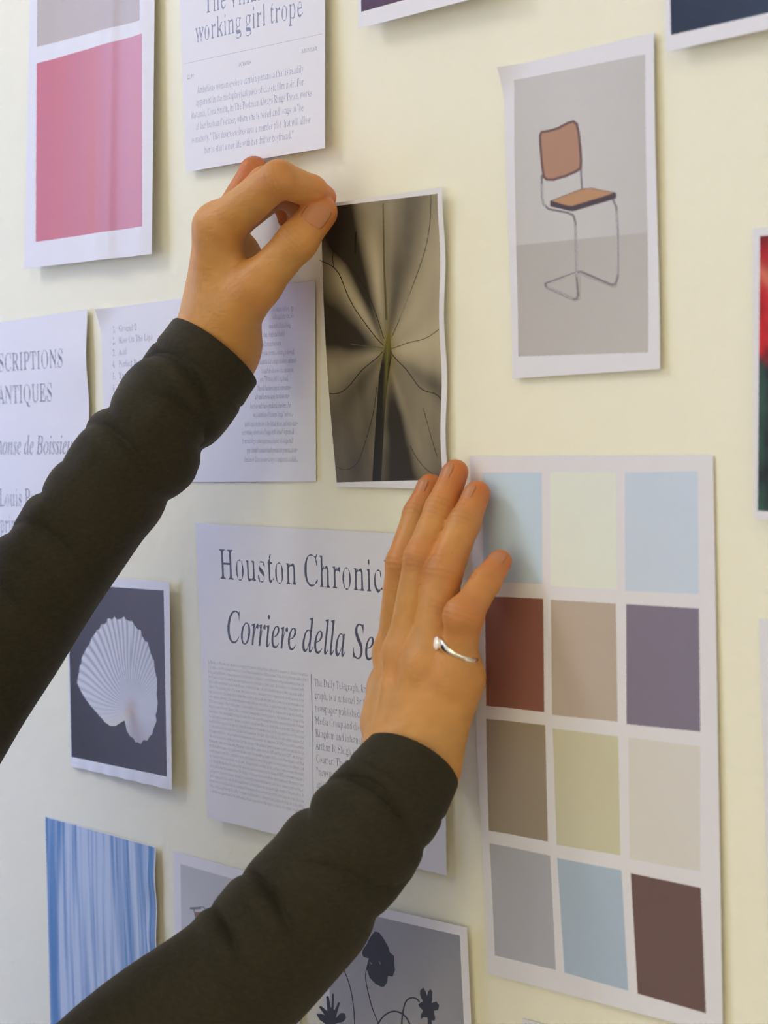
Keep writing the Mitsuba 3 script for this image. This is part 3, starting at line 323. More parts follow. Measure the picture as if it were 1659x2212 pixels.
class Sheet:
    """A sheet of paper on the wall: top left, top right, bottom right and bottom left corner, how far each stands off the wall, and how it waves."""

    def __init__(self, key, corners, offs, label, category, wave=None, paper="paper", nu=36, nv=44):
        self.key, self.wave = key, wave
        self.p = [at(*c, o) for c, o in zip(corners, offs)]
        self.h = homography(corners, SQUARE)
        self.size = (np.linalg.norm(self.p[1] - self.p[0]), np.linalg.norm(self.p[3] - self.p[0]))
        u, v = np.meshgrid(np.linspace(0, 1, nu + 1), np.linspace(0, 1, nv + 1))
        uv = np.c_[u.ravel(), v.ravel()]
        front, back = self.surface(uv, 0), self.surface(uv, -0.00022)
        n = len(uv)
        f = []
        idx = np.arange(n).reshape(nv + 1, nu + 1)
        a, b, c, d = idx[:-1, :-1].ravel(), idx[:-1, 1:].ravel(), idx[1:, 1:].ravel(), idx[1:, :-1].ravel()
        f += [np.c_[a, d, c], np.c_[a, c, b], np.c_[a, c, d] + n, np.c_[a, b, c] + n]
        rim = np.r_[idx[0, :], idx[1:, -1], idx[-1, -2::-1], idx[-2:0:-1, 0]]
        r2 = np.roll(rim, -1)
        f += [np.c_[rim, r2, r2 + n], np.c_[rim, r2 + n, rim + n]]
        add(key + "__paper", trimesh.Trimesh(np.vstack([front, back]), np.vstack(f), process=False), paper, smooth=40)
        labels[key] = {"label": label, "category": category}

    def surface(self, uv, lift):
        u, v = uv[:, :1], uv[:, 1:]
        s = (1 - u) * (1 - v) * self.p[0] + u * (1 - v) * self.p[1] + u * v * self.p[2] + (1 - u) * v * self.p[3]
        if self.wave:
            s[:, 1] -= self.wave(uv[:, 0], uv[:, 1])
        s[:, 1] -= lift
        return s

    def patch(self, name, quad, colour, n=(24, 36), lift=0.00012, bsdf="print_ink", label=None, unit=False):
        """A printed area: four pixel corners (or unit-square corners), colour(u, v) -> linear colours."""
        hq = homography(SQUARE, quad if unit else project(self.h, quad))
        u, v = np.meshgrid(np.linspace(0, 1, n[0] + 1), np.linspace(0, 1, n[1] + 1))
        uv = np.c_[u.ravel(), v.ravel()]
        idx = np.arange(len(uv)).reshape(n[1] + 1, n[0] + 1)
        a, b, c, d = idx[:-1, :-1].ravel(), idx[:-1, 1:].ravel(), idx[1:, 1:].ravel(), idx[1:, :-1].ravel()
        mesh = trimesh.Trimesh(self.surface(project(hq, uv), lift), np.vstack([np.c_[a, d, c], np.c_[a, c, b]]), process=False)
        col = np.broadcast_to(np.asarray(colour(uv[:, 0], uv[:, 1]) if callable(colour) else colour, float), (len(uv), 3))
        return add(f"{self.key}__{name}", mesh, bsdf, label=label, smooth=True, color=np.clip(col, 0.003, 0.95))

    def shape(self, name, geom, colour, lift=0.00025, edge=None, bsdf="print_ink", label=None):
        """A printed shape: a polygon in pixels of the photograph, colour(x, y) or one colour."""
        vs, fs, n = [], [], 0
        for g in getattr(geom, "geoms", [geom]):
            v, f = trimesh.creation.triangulate_polygon(g, engine="earcut")
            vs.append(v), fs.append(f + n)
            n += len(v)
        v, f = np.vstack(vs), np.vstack(fs)
        if edge:
            v3, f = trimesh.remesh.subdivide_to_size(np.c_[v, np.zeros(len(v))], f, edge, max_iter=12)
            v = v3[:, :2]
        w = self.surface(project(self.h, v), lift)
        t = np.cross(w[f[:, 1]] - w[f[:, 0]], w[f[:, 2]] - w[f[:, 0]])
        f[t[:, 1] > 0] = f[t[:, 1] > 0][:, ::-1]
        if callable(colour):
            col = colour(v[:, 0], v[:, 1])
        else:
            col = np.broadcast_to(np.asarray(colour, float), (len(v), 3))
        return add(f"{self.key}__{name}", trimesh.Trimesh(w, f, process=False), bsdf, label=label, smooth=True, color=np.clip(col, 0.003, 0.95))

    def text(self, name, lines, bsdf="toner", lift=0.00014, label=None):
        """Lines of lettering as one printed part: (string, face, start pixel of the baseline, end pixel, height of a capital in pixels, part of the string that
        lies between the two pixels, with what is left of it, to the left)."""
        vs, fs, n = [], [], 0
        for s, face, p0, p1, cap, *rest in lines:
            fit = rest[0] if rest else s
            lead = rest[1] if len(rest) > 1 else ""
            e0, e1 = project(self.h, [p0, p1])
            mid = (np.array(p0) + np.array(p1)) / 2
            up = project(self.h, [mid, mid - (0, cap)])
            up = np.array([0.0, (up[1] - up[0])[1]]) / CAP
            along = (e1 - e0) / advance(fit, face)
            x = -advance(lead, face)
            for c in lead + s:
                if c == " ":
                    x += SPACE
                    continue
                adv, v, f = FONTS[face].get(c) or FONTS["u"][c]
                vs.append(e0 + (v[:, :1] + x) * along + v[:, 1:] * up)
                fs.append(f + n)
                n += len(v)
                x += adv
        v, f = np.vstack(vs), np.vstack(fs)
        keep = ((v[f] > 0.004) & (v[f] < 0.996)).all((1, 2))
        f = f[keep]
        w = self.surface(v, lift)
        t = np.cross(w[f[:, 1]] - w[f[:, 0]], w[f[:, 2]] - w[f[:, 0]])
        f[t[:, 1] > 0] = f[t[:, 1] > 0][:, ::-1]
        m = trimesh.Trimesh(w, f, process=False)
        m.remove_unreferenced_vertices()
        return add(f"{self.key}__{name}", m, bsdf, label=label)


def bump(x, c, w):
    return np.exp(-(((x - c) / w) ** 2))


def vnoise(x, y, seed=0, oct=3):
    return meshkit.fbm(np.stack([x, y, np.zeros_like(x)], -1), oct, seed)


def mixc(a, b, t):
    t = np.clip(np.asarray(t, float), 0, 1)[..., None]
    return np.asarray(a, float) * (1 - t) + np.asarray(b, float) * t


def ink(r, g, b, paper=(206, 203, 212)):
    """The reflectance of an ink that shows as this sRGB colour next to paper that shows as the other."""
    return np.clip(lin(r, g, b) / lin(*paper) * np.array(PAPER), 0.004, 0.9)


def crop(x0, y0, s, pts):
    return [(x0 + a / s, y0 + b / s) for a, b in pts]


def curve(pts, w):
    """A printed line of even width through the points, without corners."""
    q = np.array(pts, float)
    s = np.r_[0, np.cumsum(np.linalg.norm(np.diff(q, axis=0), axis=1))]
    return tube(CubicSpline(s, q)(np.linspace(0, s[-1], 40)), w)


def tube(pts, w):
    return LineString(pts).buffer(w / 2, cap_style="round", join_style="round")


# ---------------------------------------------------------------- the sheets on the wall
# 1. pink card, top left: hangs from its top edge, the foot standing away from the wall, with upright folds
PK = (207, 208, 218)
s = Sheet("pink_swatch_card", [(66, -80), (336, -160), (328, 549), (52, 580)], [0.003, 0.004, 0.0085, 0.009],
          "white card with a pink swatch below a tan one, in the top left corner", "colour card",
          wave=lambda u, v: 0.0018 * bump(u, 0.62, 0.085) * (0.4 + 0.6 * v) - 0.0005 * bump(u, 0.22, 0.06) + 0.0007 * bump(u, 0.70, 0.03) + 0.0010 * bump(u, 0.92, 0.06), nu=90, nv=24)
s.patch("tan_swatch", [(82, -60), (304, -130), (306, 39), (80, 97)], lambda u, v: mixc(ink(162, 149, 134, PK), ink(168, 157, 154, PK), u), (48, 24), bsdf="glossy_ink", label="tan printed swatch")
s.patch("pink_swatch", [(80, 132), (311, 67), (311, 487), (78, 521)],
        lambda u, v: mixc(mixc(ink(176, 72, 70, PK), ink(172, 88, 90, PK), u * 1.1), ink(184, 124, 140, PK), bump(u, 1.0, 0.42) * (1 - 0.45 * v)), (60, 40), bsdf="glossy_ink", label="pink printed swatch")

# 2. quotation sheet
s = Sheet("quotation_sheet", [(386, -75), (702, -182), (703, 320), (401, 372)], [0.0025, 0.004, 0.007, 0.005],
          "grey-white sheet about the working girl trope, pinned beside the pink card", "text sheet", wave=lambda u, v: 0.0008 * v * np.sin(2.5 * u))
s.text("heading", [("The Villainous", "u", (442, 34), (583, 0), 46, "The Villain"), ("working girl trope", "u", (423, 97), (656, 41), 46)], "sheen_toner")
s.shape("ruled_line", tube([(399, 143), (698, 79)], 1.0), lin(176, 176, 184))
for t in [("REGULAR", "u", (653, 121), (686, 114), 8), ("OCTAVES", "u", (517, 150), (543, 144), 8), ("22 PT", "u", (405, 177), (420, 173), 8)]:
    s.text("small_capitals", [t], "soft_toner")
s.text("quotation", [
    ("Ambitious women evoke a certain paranoia that is readily", "u", (427, 207), (657, 161), 15),
    ("apparent in the metaphorical plots of classic film noir. For", "u", (424, 233), (658, 189), 15),
    ("instance, Cora Smith, in The Postman Always Rings Twice, works", "u", (414, 260), (676, 212), 15),
    ("at her husband's diner, where she is bored and longs to \"be", "u", (424, 284), (658, 243), 15),
    ("somebody.\" This desire evolves into a murder plot that will allow", "u", (415, 312), (673, 268), 15),
    ("her to start a new life with her drifter boyfriend.\"", "u", (443, 333), (637, 300), 15)], "sheen_toner")

# 3. and 4. the two photographs cut off by the top of the frame
s = Sheet("purple_photo_print", upright((774, 62), (1080, -18), "above", 0.085), [0.003, 0.003, 0.012, 0.010],
          "white-bordered print of a dark purple photograph, cut off above the leaf print", "photo print")
s.patch("photograph", upright((781, 26), (1074, -55), "above", 0.072), lambda u, v: mixc(lin(74, 54, 88) * 0.9, lin(98, 60, 70), u + 0.3 * vnoise(u * 6, v * 6)), label="dark purple photograph")
s = Sheet("navy_photo_print", upright((1438, 112), (1745, 44), "above", 0.08), [0.003, 0.003, 0.0085, 0.007],
          "white-bordered print of a dark navy photograph in the top right corner", "photo print")
s.patch("photograph", upright((1450, 76), (1730, 12), "above", 0.068), lambda u, v: mixc(lin(30, 40, 60), lin(42, 54, 78), u + 0.5 * vnoise(u * 4, v * 4)), label="dark navy photograph")

# 5. the chair
s = Sheet("chair_print", [(1088, 147), (1412, 70), (1425, 797), (1107, 818)], [0.001, 0.0025, 0.0035, 0.003],
          "print of a cane cantilever chair on grey, on the wall right of the leaf print", "photo print",
          wave=lambda u, v: 0.004 * np.clip(1 - (u * 5 + v * 9), 0, 1) ** 1.5 + 0.0004 * np.sin(6 * v))
s.patch("studio_wall", [(1112, 174), (1395, 118), (1399, 505), (1115, 533)], lambda u, v: mixc(ink(177, 173, 174), ink(186, 182, 184), 0.7 - np.abs(u - 0.45) + 0.3 * v), label="pale grey printed studio wall")
s.patch("studio_floor", [(1115, 533), (1399, 505), (1400, 762), (1119, 771)], lambda u, v: mixc(ink(166, 161, 160), ink(176, 171, 170), u * 0.6 + 0.4 * v), label="grey printed floor")
K = lambda p: crop(830, 0, 2.0, p)  # noqa: E731
s.shape("shadow", shapely.union_all([tube(K([(700, 1252), (825, 1306), (845, 1296), (846, 1200)]), 2.6), tube(K([(845, 1190), (990, 1246), (1006, 1240)]), 2.6)]), ink(152, 147, 144), 0.0002)
STEEL = ink(118, 113, 119)
s.shape("steel_tube", shapely.union_all([
    tube(K([(686, 765), (686, 860), (693, 890), (715, 910), (795, 925), (820, 936), (829, 965), (832, 1200), (838, 1280), (832, 1295), (818, 1297), (697, 1241), (697, 1230), (838, 1181), (850, 1179), (985, 1236), (1000, 1232), (1009, 1200), (1010, 1000), (1006, 900), (992, 868)]), 4.6),
    tube(K([(855, 735), (859, 818)]), 4.2)]), STEEL, 0.0003, label="tubular steel frame of the printed chair")
for g in (tube(K([(687, 800), (688, 870), (700, 900)]), 1.3), tube(K([(830, 980), (834, 1200)]), 1.4), tube(K([(1008, 920), (1008, 1190)]), 1.4), tube(K([(705, 1233), (835, 1184)]), 1.3), tube(K([(705, 1243), (815, 1296)]), 1.3)):
    s.shape("tube_highlight", g, ink(196, 193, 198), 0.0004)
BACK = [(678, 640), (676, 590), (684, 572), (715, 568), (755, 556), (800, 532), (825, 525), (842, 540), (850, 580), (857, 650), (860, 700), (858, 733), (840, 748), (790, 770), (735, 786), (706, 785), (692, 772), (685, 725)]
s.shape("back_frame", Polygon(K(BACK)).buffer(1.0), ink(104, 78, 76), 0.0003, label="dark wooden frame of the printed chair back")


def cane(x, y):
    m = 0.5 + 0.5 * np.sin(x * 2.3 + y * 0.6) * np.sin(y * 2.3)
    return mixc(ink(150, 108, 90), ink(172, 134, 112), m)


s.shape("back_cane", Polygon(K(BACK)).buffer(-4.4), cane, 0.0004, 1.6, label="light brown woven cane back of the printed chair")
s.shape("seat_frame", Polygon(K([(722, 874), (860, 821), (900, 818), (1001, 838), (1006, 846), (1004, 862), (990, 868), (818, 919), (800, 916), (722, 898)])), ink(74, 62, 68), 0.0004, label="dark edge of the printed seat")
s.shape("seat_cane", Polygon(K([(729, 874), (862, 824), (900, 820), (996, 839), (975, 848), (815, 897), (790, 893)])), lambda x, y: mixc(ink(160, 118, 86), ink(182, 141, 108), 0.5 + 0.5 * np.sin(x * 2.2) * np.sin(y * 2.4)), 0.0005, 2.0, label="tan cane seat of the printed chair")

# 6. rose print and 7. the blank sheet, both cut off by the right edge
s = Sheet("rose_print", upright((1626, 494), (1629, 1122), "right", 0.082), [0.002, 0.003, 0.006, 0.0045], "print of red roses and dark green leaves, cut off by the right edge", "photo print")


def roses(u, v):
    n = vnoise(u * 9, v * 12, 3)
    red = mixc(lin(110, 18, 22), lin(196, 34, 36), n * 1.5 - 0.2 + 0.5 * bump(v, 0.2, 0.07))
    red = mixc(red, lin(214, 120, 96), bump(v - 0.4 * u, 0.13, 0.035) * 0.8)
    green = mixc(lin(52, 84, 72), lin(36, 28, 34), np.clip(2.2 * vnoise(u * 11 + 3, v * 8, 8) - 0.55, 0, 1))
    return mixc(red, green, np.clip((v - 0.36 - 0.08 * n) * 14, 0, 1))


s.patch("photograph", upright((1642, 510), (1637, 1103), "right", 0.073), roses, (50, 110), label="printed red roses over green leaves")
Sheet("blank_sheet", upright((1639, 1337), (1661, 1990), "right", 0.088), [0.0015, 0.002, 0.003, 0.002], "plain pale lilac sheet at the right edge beside the colour chart", "sheet", paper="cream_paper")

# 8. title page with capitals
s = Sheet("title_page", [(-170, 722), (188, 668), (199, 1260), (-155, 1275)], [0.0015, 0.003, 0.004, 0.002], "white title page in grey serif capitals at the left edge behind the arm", "text sheet",
          wave=lambda u, v: 0.0014 * np.clip(u - 0.7, 0, 1) / 0.3 * np.sin(9 * v) ** 2)
s.text("title_capitals", [("SCRIPTIONS", "u", (3.5, 803), (143, 793), 38, "SCRIPTIONS", "IN"), ("ANTIQUES", "u", (3, 873), (119, 867), 38)], "soft_toner")
s.text("author_line", [("honse de Boissieu", "i", (1, 982), (164, 981), 38, "honse de Boissieu", "Alp")], "soft_toner")
s.text("printer_line", [("Louis Perrin", "u", (5, 1094), (82, 1094), 37, "Louis Pe"), ("primeur", "u", (7, 1150), (31, 1151), 37, "pri", "Im")], "soft_toner")

# 9. list and whisky sheet
s = Sheet("two_column_sheet", [(217, 668), (680, 606), (682, 1040), (228, 1042)], [0.001, 0.0015, 0.0015, 0.001], "white sheet with a numbered list and a long column of text, behind the raised wrist", "text sheet",
          wave=lambda u, v: 0.004 * np.clip(1 - (u * 11 + v * 7), 0, 1) ** 1.4)
names = ["Ground 0", "Kiss On The Lips", "Acid", "Perfect Rob Roy", "Troyan", "Moon", "Seven"]
ends = [("Ground 0", 296, -2.5), ("Kiss On The Lips", 331, -8), ("Acid", 275, -1.5), ("Perfect Rob", 307, -4), ("Troy", 280, -1), ("M", 266, 0), ("S", 263, 0)]
lines = []
for i, (nm, (fit, xe, dy)) in enumerate(zip(names, ends)):
    y = 718 + 25.7 * i
    lines.append((f"{i + 1}.", "u", (244, y + 1), (250.5, y + 0.5), 13.5))
    lines.append((nm, "u", (257, y - 1), (xe, y - 1 + dy), 13.5, fit))
s.text("numbered_list", lines, "soft_toner")
col = [("of a single distillery, typ-", "u", 635.6, 671), ("ically aged; they are also", "u", 635, 687.5), ("made in the United King-", "u", 629.5, 708), ("dom. Single malt Scotch", "u", 616, 727), ("made from malted barley", "u", 609, 747.5),
       ("(only plain caramel colouring is allowed),", "u", 637, 766), ("be distilled at a single distillery, and must", "u", 640.5, 785), ("be aged in oak casks of a capacity not", "u", 635.6, 805), ("over 700 litres; 180 US gallons).", "u", 624, 824),
       ("The rule has been copied internation-", "i", 629, 843.5), ("ally and does not apply to whisky mar-", "i", 626.5, 862), ("keted as malt that is produced elsewhere. For", "i", 629, 882), ("one, a definition of the term \"single\" with rela-", "u", 634, 901),
       ("tion to malts in the law of the United States, and some Amer-", "u", 644, 921), ("ican whiskey advertised as \"single malt whisky\" is produced", "u", 636, 939), ("from malted rye rather than malted barley. All single malt", "u", 634, 958),
       ("goes through a similar batch production process, as out-", "i", 643, 978), ("lined below. There are several types of single malts availabl...", "u", 644, 998)]
lines = []
for t, face, xr, y in col:
    k = min(1.0, (xr - 443) / (advance(t, face) * 0.01765)) if face == "u" else 0.97
    w = advance(t, face) * 0.01765 * k * (1.12 if face == "i" else 1)
    lines.append((t, face, (xr - w, y + 0.055 * (978 - y) / 300 * w + 0.5), (xr, y), 11))
s.text("text_column", lines, "toner")

# 10. the leaf print that both hands are putting up
LEAF = [(704, 441), (957, 404), (966, 1057), (727, 1051)]
leaf = Sheet("leaf_print", LEAF, [0.017, 0.0045, 0.003, 0.0035], "print of a dark leaf seen from below, held to the wall by both hands", "photo print",
             wave=lambda u, v: 0.0007 * np.sin(16 * v + 1) * np.clip((u - 0.8) * 5, 0, 1) + 0.004 * np.sin(np.pi * v) * np.clip(0.5 - u, 0, 1), nu=40, nv=90)
LQ = project(leaf.h, crop(660, 390, 3.253, [(112, 192), (935, 95), (960, 2105), (222, 2122)]))


def leaf_shade(u, v):
    ang = np.degrees(np.arctan2((u - 0.515) * 0.096, -(v - 0.522) * 0.138)) % 360   # clockwise from straight up
    r = np.hypot((u - 0.515) * 0.7, v - 0.522)

    def a(c, w):
        return np.exp(-((((ang - c + 180) % 360) - 180) / w) ** 2)

    b = 0.30 + 0.10 * vnoise(u * 5, v * 7, 5) - 0.05
    b = b + 0.22 * a(352, 7) * bump(r, 0.28, 0.2) - 0.30 * a(333, 9) * np.clip(r * 4, 0, 1) + 0.24 * a(318, 8) * bump(r, 0.3, 0.22)
    b = b - 0.33 * a(287, 17) * np.clip(r * 5, 0, 1) + 0.08 * a(262, 14) - 0.13 * a(238, 18) - 0.06 * a(205, 12)
    b = b - 0.24 * a(170, 13) * np.clip(r * 4, 0, 1) + 0.07 * a(154, 6) - 0.20 * a(113, 8) * np.clip(r * 3.4 - 0.3, 0, 1) + 0.22 * a(88, 22) + 0.16 * a(50, 16) - 0.10 * a(20, 10) + 0.03 * a(8, 4)
    b = b - 0.16 * np.clip(v - 0.62, 0, 1) - 0.22 * bump(u, 0.10, 0.14) * bump(v, 0.10, 0.13) + 0.05 * bump(r, 0, 0.1)
    b = (b - 0.3) * 1.45 + 0.315
    b = np.clip(b + 0.05 * (vnoise(u * 16, v * 5, 9) - 0.5), 0.03, 0.8)
    c = mixc(lin(28, 21, 17), lin(182, 170, 144), b * 1.5)
    return mixc(c, lin(116, 106, 44), 0.85 * np.exp(-((u - 0.535) / 0.07) ** 2 - ((v - 0.53) / 0.10) ** 2))


leaf.patch("photograph", LQ, leaf_shade, (90, 130), unit=True, bsdf="print_ink", label="printed brownish leaf underside with dark folds")
Lz = lambda p: crop(660, 390, 3.253, p)  # noqa: E731
dk, br = lin(40, 34, 26), lin(92, 84, 58)
leaf.shape("stalk", Polygon(Lz([(572, 1120), (586, 1090), (600, 1120), (608, 1260), (594, 1340), (572, 1500), (560, 1650), (536, 2112), (472, 2112), (500, 1700), (520, 1400), (546, 1250)])),
           lambda x, y: mixc(mixc(lin(112, 102, 46), lin(38, 33, 25), np.clip((y - 742) / 50, 0, 1)), lin(104, 98, 40), np.exp(-(((x - 838) + 0.055 * (y - 760)) / 3.6) ** 2) * np.clip(1.1 - (y - 775) / 130, 0.06, 1)), 0.0002, 2.5, label="olive printed leaf stalk")
leaf.shape("main_rib", Polygon(Lz([(540, 165), (550, 162), (558, 600), (578, 1000), (562, 1000), (546, 600)])), lin(96, 88, 52), 0.0002, 8)
for pts, w, c in [([(608, 1120), (640, 1050), (700, 900), (770, 720), (830, 540), (878, 300), (886, 105)], 1.3, dk), ([(600, 1205), (645, 1192), (720, 1165), (830, 1140), (900, 1105), (945, 1072)], 1.8, br),
                  ([(600, 1225), (640, 1280), (700, 1340), (760, 1420), (830, 1495), (890, 1515), (950, 1560)], 1.8, dk), ([(545, 1225), (480, 1290), (410, 1350), (330, 1450), (260, 1505), (192, 1510)], 1.8, dk),
                  ([(550, 1180), (505, 1130), (440, 1040), (360, 920), (290, 770), (215, 625), (160, 590), (118, 572)], 1.8, dk), ([(215, 625), (205, 560), (208, 500)], 1.6, dk),
                  ([(552, 1130), (525, 1040), (480, 900), (420, 760), (330, 630), (210, 500), (150, 400)], 1.5, dk), ([(362, 370), (356, 440), (358, 520)], 2.2, lin(20, 14, 12)),
                  ([(548, 1200), (500, 1190), (420, 1180), (330, 1165)], 1.6, br), ([(505, 1470), (470, 1700), (410, 1900), (350, 2010), (290, 2035), (228, 2015)], 1.3, dk),
                  ([(740, 1880), (800, 1980), (870, 2050), (935, 2090)], 1.3, dk), ([(830, 1620), (880, 1790), (930, 1950)], 1.2, dk)]:
    leaf.shape("leaf_vein", curve(Lz(pts), w), c, 0.0002)

# 11. the sheet with two large headlines
s = Sheet("headline_sheet", [(425, 1130), (958, 1157), (966, 1891), (450, 1766)], [0.0015, 0.002, 0.0035, 0.006], "white sheet with two large serif headlines over two text columns, under the flat hand", "text sheet",
          wave=lambda u, v: 0.0009 * np.sin(8 * u + 0.5) * (1 - v) ** 2 + 0.0006)
s.text("headline", [("Houston Chronicle", "u", (479, 1253), (848, 1285), 67, "Houston Chronicl")])
s.text("headline", [("Corriere della Sera", "i", (495, 1392), (815, 1433), 69, "Corriere della Se")])
s.shape("column_line", tube([(675, 1462), (679, 1590), (680, 1730)], 0.8), lin(176, 174, 184))
news = """Le Monde is a French daily afternoon newspaper founded by Hubert Beuve-Mery at the request of Charles de Gaulle (as
Chairman of the Provisional Government of the French Republic) on 19 December 1944, shortly after the Liberation of
Paris, and published continuously since its first edition. Le Monde is one of the most respected newspapers in the
world and is often the only French newspaper easily obtained in other lands. It should not be confused with
the monthly published by the same house, of which it holds a share but which keeps a fully separate staff of
editors. The reporting side of the paper has been run as a collective form of organization, in which most of the
reporters are not only tenured but stakeholders in the paper, and take part in the choice of upper managers and
senior editors. However, the ownership was brought into question when the group was sold to three investors in
2010. In contrast to other world papers, it was traditionally focused on offering analysis and opinion rather than
being a paper of record. Hence it was considered less important for the paper to offer maximum coverage of the
news than to offer thoughtful reading of events. In recent years the paper has made a greater distinction between
fact and opinion, and a board of readers reports on complaints that come in by letter each month. The paper was
founded at the request of the general after the German army was driven out of the city, and took over the format
of a sheet whose fame had suffered during the Occupation. The first editor took the job only on the condition that
his paper would have complete editorial independence from owners and ministers. In 1981 it backed the candidate
who won the election, on the grounds that the change of the political party in power would be beneficial to the
democratic character of the state. The paper endorsed the centre right in 1995, and the left in 2007. According to
the Mitrokhin reports, the paper was the key outlet for spreading slanted stories in the French press, and that
is still argued over. Two journalists have published a book on the paper that was critical of its editors, and
an action for libel was settled out of court. The print run has fallen since, as that of almost every other daily
has, though the number of readers of the web site has risen steadily. In the spring of 2003 a new weekly magazine
was bundled with the weekend issue. The design of the pages has been redrawn three times, and the type has been
cut anew for narrow columns. A text face with high contrast and sturdy serifs is set at nine points on ten, so
that a page can hold some six thousand words. Its headlines are set in the light weight of the same face, in
roman for news and in italic for comment. The names of the sections are set in small capitals over a hairline
rule, and the captions in the bold. The paper is printed in the afternoon and carries the date of the day after,
a custom that goes back to the first issue, which appeared on the streets at noon on a single broad sheet.""".split("\n")
lines = []
for i, t in enumerate(news):
    k = i / 26
    y0, y1 = 1438 + 10.52 * i, 1467 + 11.3 * i
    x0 = 453 + 3 * k
    f = min(1.0, max(0.955, advance(t, "u") / advance(news[0], "u")))
    lines.append((t, "u", (x0, y0), (x0 + (670 - x0) * f, y0 + (y1 - y0) * f), 6.4))
s.text("small_print_column", lines, "soft_toner")
lines = []
for i, (t, fit, xe) in enumerate([("The Daily Telegraph, known as the Tele-", "The Daily Telegraph, k", 789), ("graph, is a national British daily", "graph, is a national B", 780), ("newspaper published in London by", "newspaper publishe", 775),
                                  ("Media Group and distributed in the", "Media Group and d", 773), ("Kingdom and internationally. It was", "Kingdom and inte", 767), ("Arthur B. Sleigh in 1855 as Daily", "Arthur B. Slei", 751), ("Courier. The Telegraph is called a", "Courier. T", 736),
                                  ("\"newspaper of record\" by readers", "\"newsp", 720), ("and it has a sister paper", "and it", 705)]):
    x0 = 682 + 0.7 * i
    y = 1487 + 27.2 * i
    lines.append((t, "u", (x0, y), (xe, y + (0.135 + 0.008 * i) * (xe - x0)), 15.5, fit))
s.text("text_column", lines, "soft_toner")

# 12. colour chart
s = Sheet("colour_chart", [(1017, 985), (1540, 983), (1561, 2237), (1054, 2103)], [0.0012, 0.0012, 0.0035, 0.002], "white chart of twelve muted colour swatches on the right, touched by the flat hand", "colour chart", paper="cream_paper",
          wave=lambda u, v: 0.0012 * np.sin(14 * u + 1) * np.clip(1 - u * 2.6, 0, 1) * bump(v, 0.2, 0.22) + 0.002 * np.clip(0.12 - u, 0, 1) / 0.12 * bump(v, 0.55, 0.25))
P = (203, 197, 194)
for quad, c in [([(1045, 1022), (1172, 1022), (1174, 1268), (1050, 1262)], (176, 190, 198)), ([(1190, 1021), (1333, 1022), (1335, 1280), (1191, 1272)], (205, 205, 188)), ([(1352, 1022), (1508, 1019), (1511, 1290), (1353, 1283)], (183, 190, 197)),
                ([(1053, 1294), (1175, 1300), (1178, 1547), (1056, 1532)], (128, 82, 70)), ([(1192, 1302), (1333, 1311), (1337, 1568), (1195, 1553)], (170, 153, 136)), ([(1355, 1312), (1511, 1322), (1514, 1590), (1356, 1573)], (118, 108, 120)),
                ([(1056, 1560), (1180, 1575), (1186, 1825), (1060, 1800)], (142, 127, 106)), ([(1196, 1582), (1338, 1600), (1343, 1855), (1205, 1832)], (185, 178, 148)), ([(1360, 1602), (1514, 1622), (1514, 1890), (1363, 1863)], (196, 189, 177)),
                ([(1061, 1827), (1191, 1855), (1203, 2097), (1070, 2065)], (160, 157, 158)), ([(1206, 1860), (1345, 1887), (1360, 2142), (1222, 2103)], (156, 168, 178)), ([(1365, 1893), (1515, 1925), (1526, 2190), (1380, 2148)], (100, 77, 71))]:
    s.patch("swatch", quad, ink(*c, paper=P), (14, 20))

# 13. the shell
s = Sheet("shell_print", [(142, 1238), (366, 1257), (371, 1706), (152, 1654)], [0.001, 0.005, 0.007, 0.002], "print of a white ribbed shell on dark grey, under the upper sleeve", "photo print",
          wave=lambda u, v: 0.0012 * np.clip(v - 0.93, 0, 1) / 0.07 * np.sin(19 * u) ** 2)
s.patch("dark_backdrop", [(147, 1262), (354, 1276), (361, 1678), (155, 1635)], lambda u, v: mixc(lin(44, 38, 42), lin(92, 85, 96), 0.75 * u + 0.35 * (1 - v) - 0.12), label="dark grey printed backdrop")
Zs = lambda p: crop(140, 1230, 4.516, p)  # noqa: E731
SH = Zs([(420, 490), (435, 485), (470, 495), (490, 465), (515, 495), (550, 490), (585, 465), (600, 495), (640, 512), (660, 508), (690, 560), (715, 590), (745, 600), (755, 650), (790, 710), (815, 720), (830, 780), (850, 850), (875, 900), (880, 970), (905, 1090), (905, 1150), (900, 1230), (912, 1310), (905, 1380), (890, 1430), (900, 1490), (870, 1560), (860, 1610), (830, 1640), (810, 1680), (775, 1670), (745, 1710), (715, 1690), (695, 1695), (680, 1660), (640, 1630), (610, 1580), (590, 1480), (540, 1510), (500, 1535), (450, 1535), (400, 1500), (330, 1420), (250, 1330), (180, 1230), (140, 1150), (125, 1110), (145, 1010), (150, 950), (165, 930), (170, 870), (215, 780), (250, 730), (265, 680), (310, 620), (320, 595), (345, 590), (360, 540), (390, 545), (415, 520)])
HX, HY = Zs([(655, 1375)])[0]


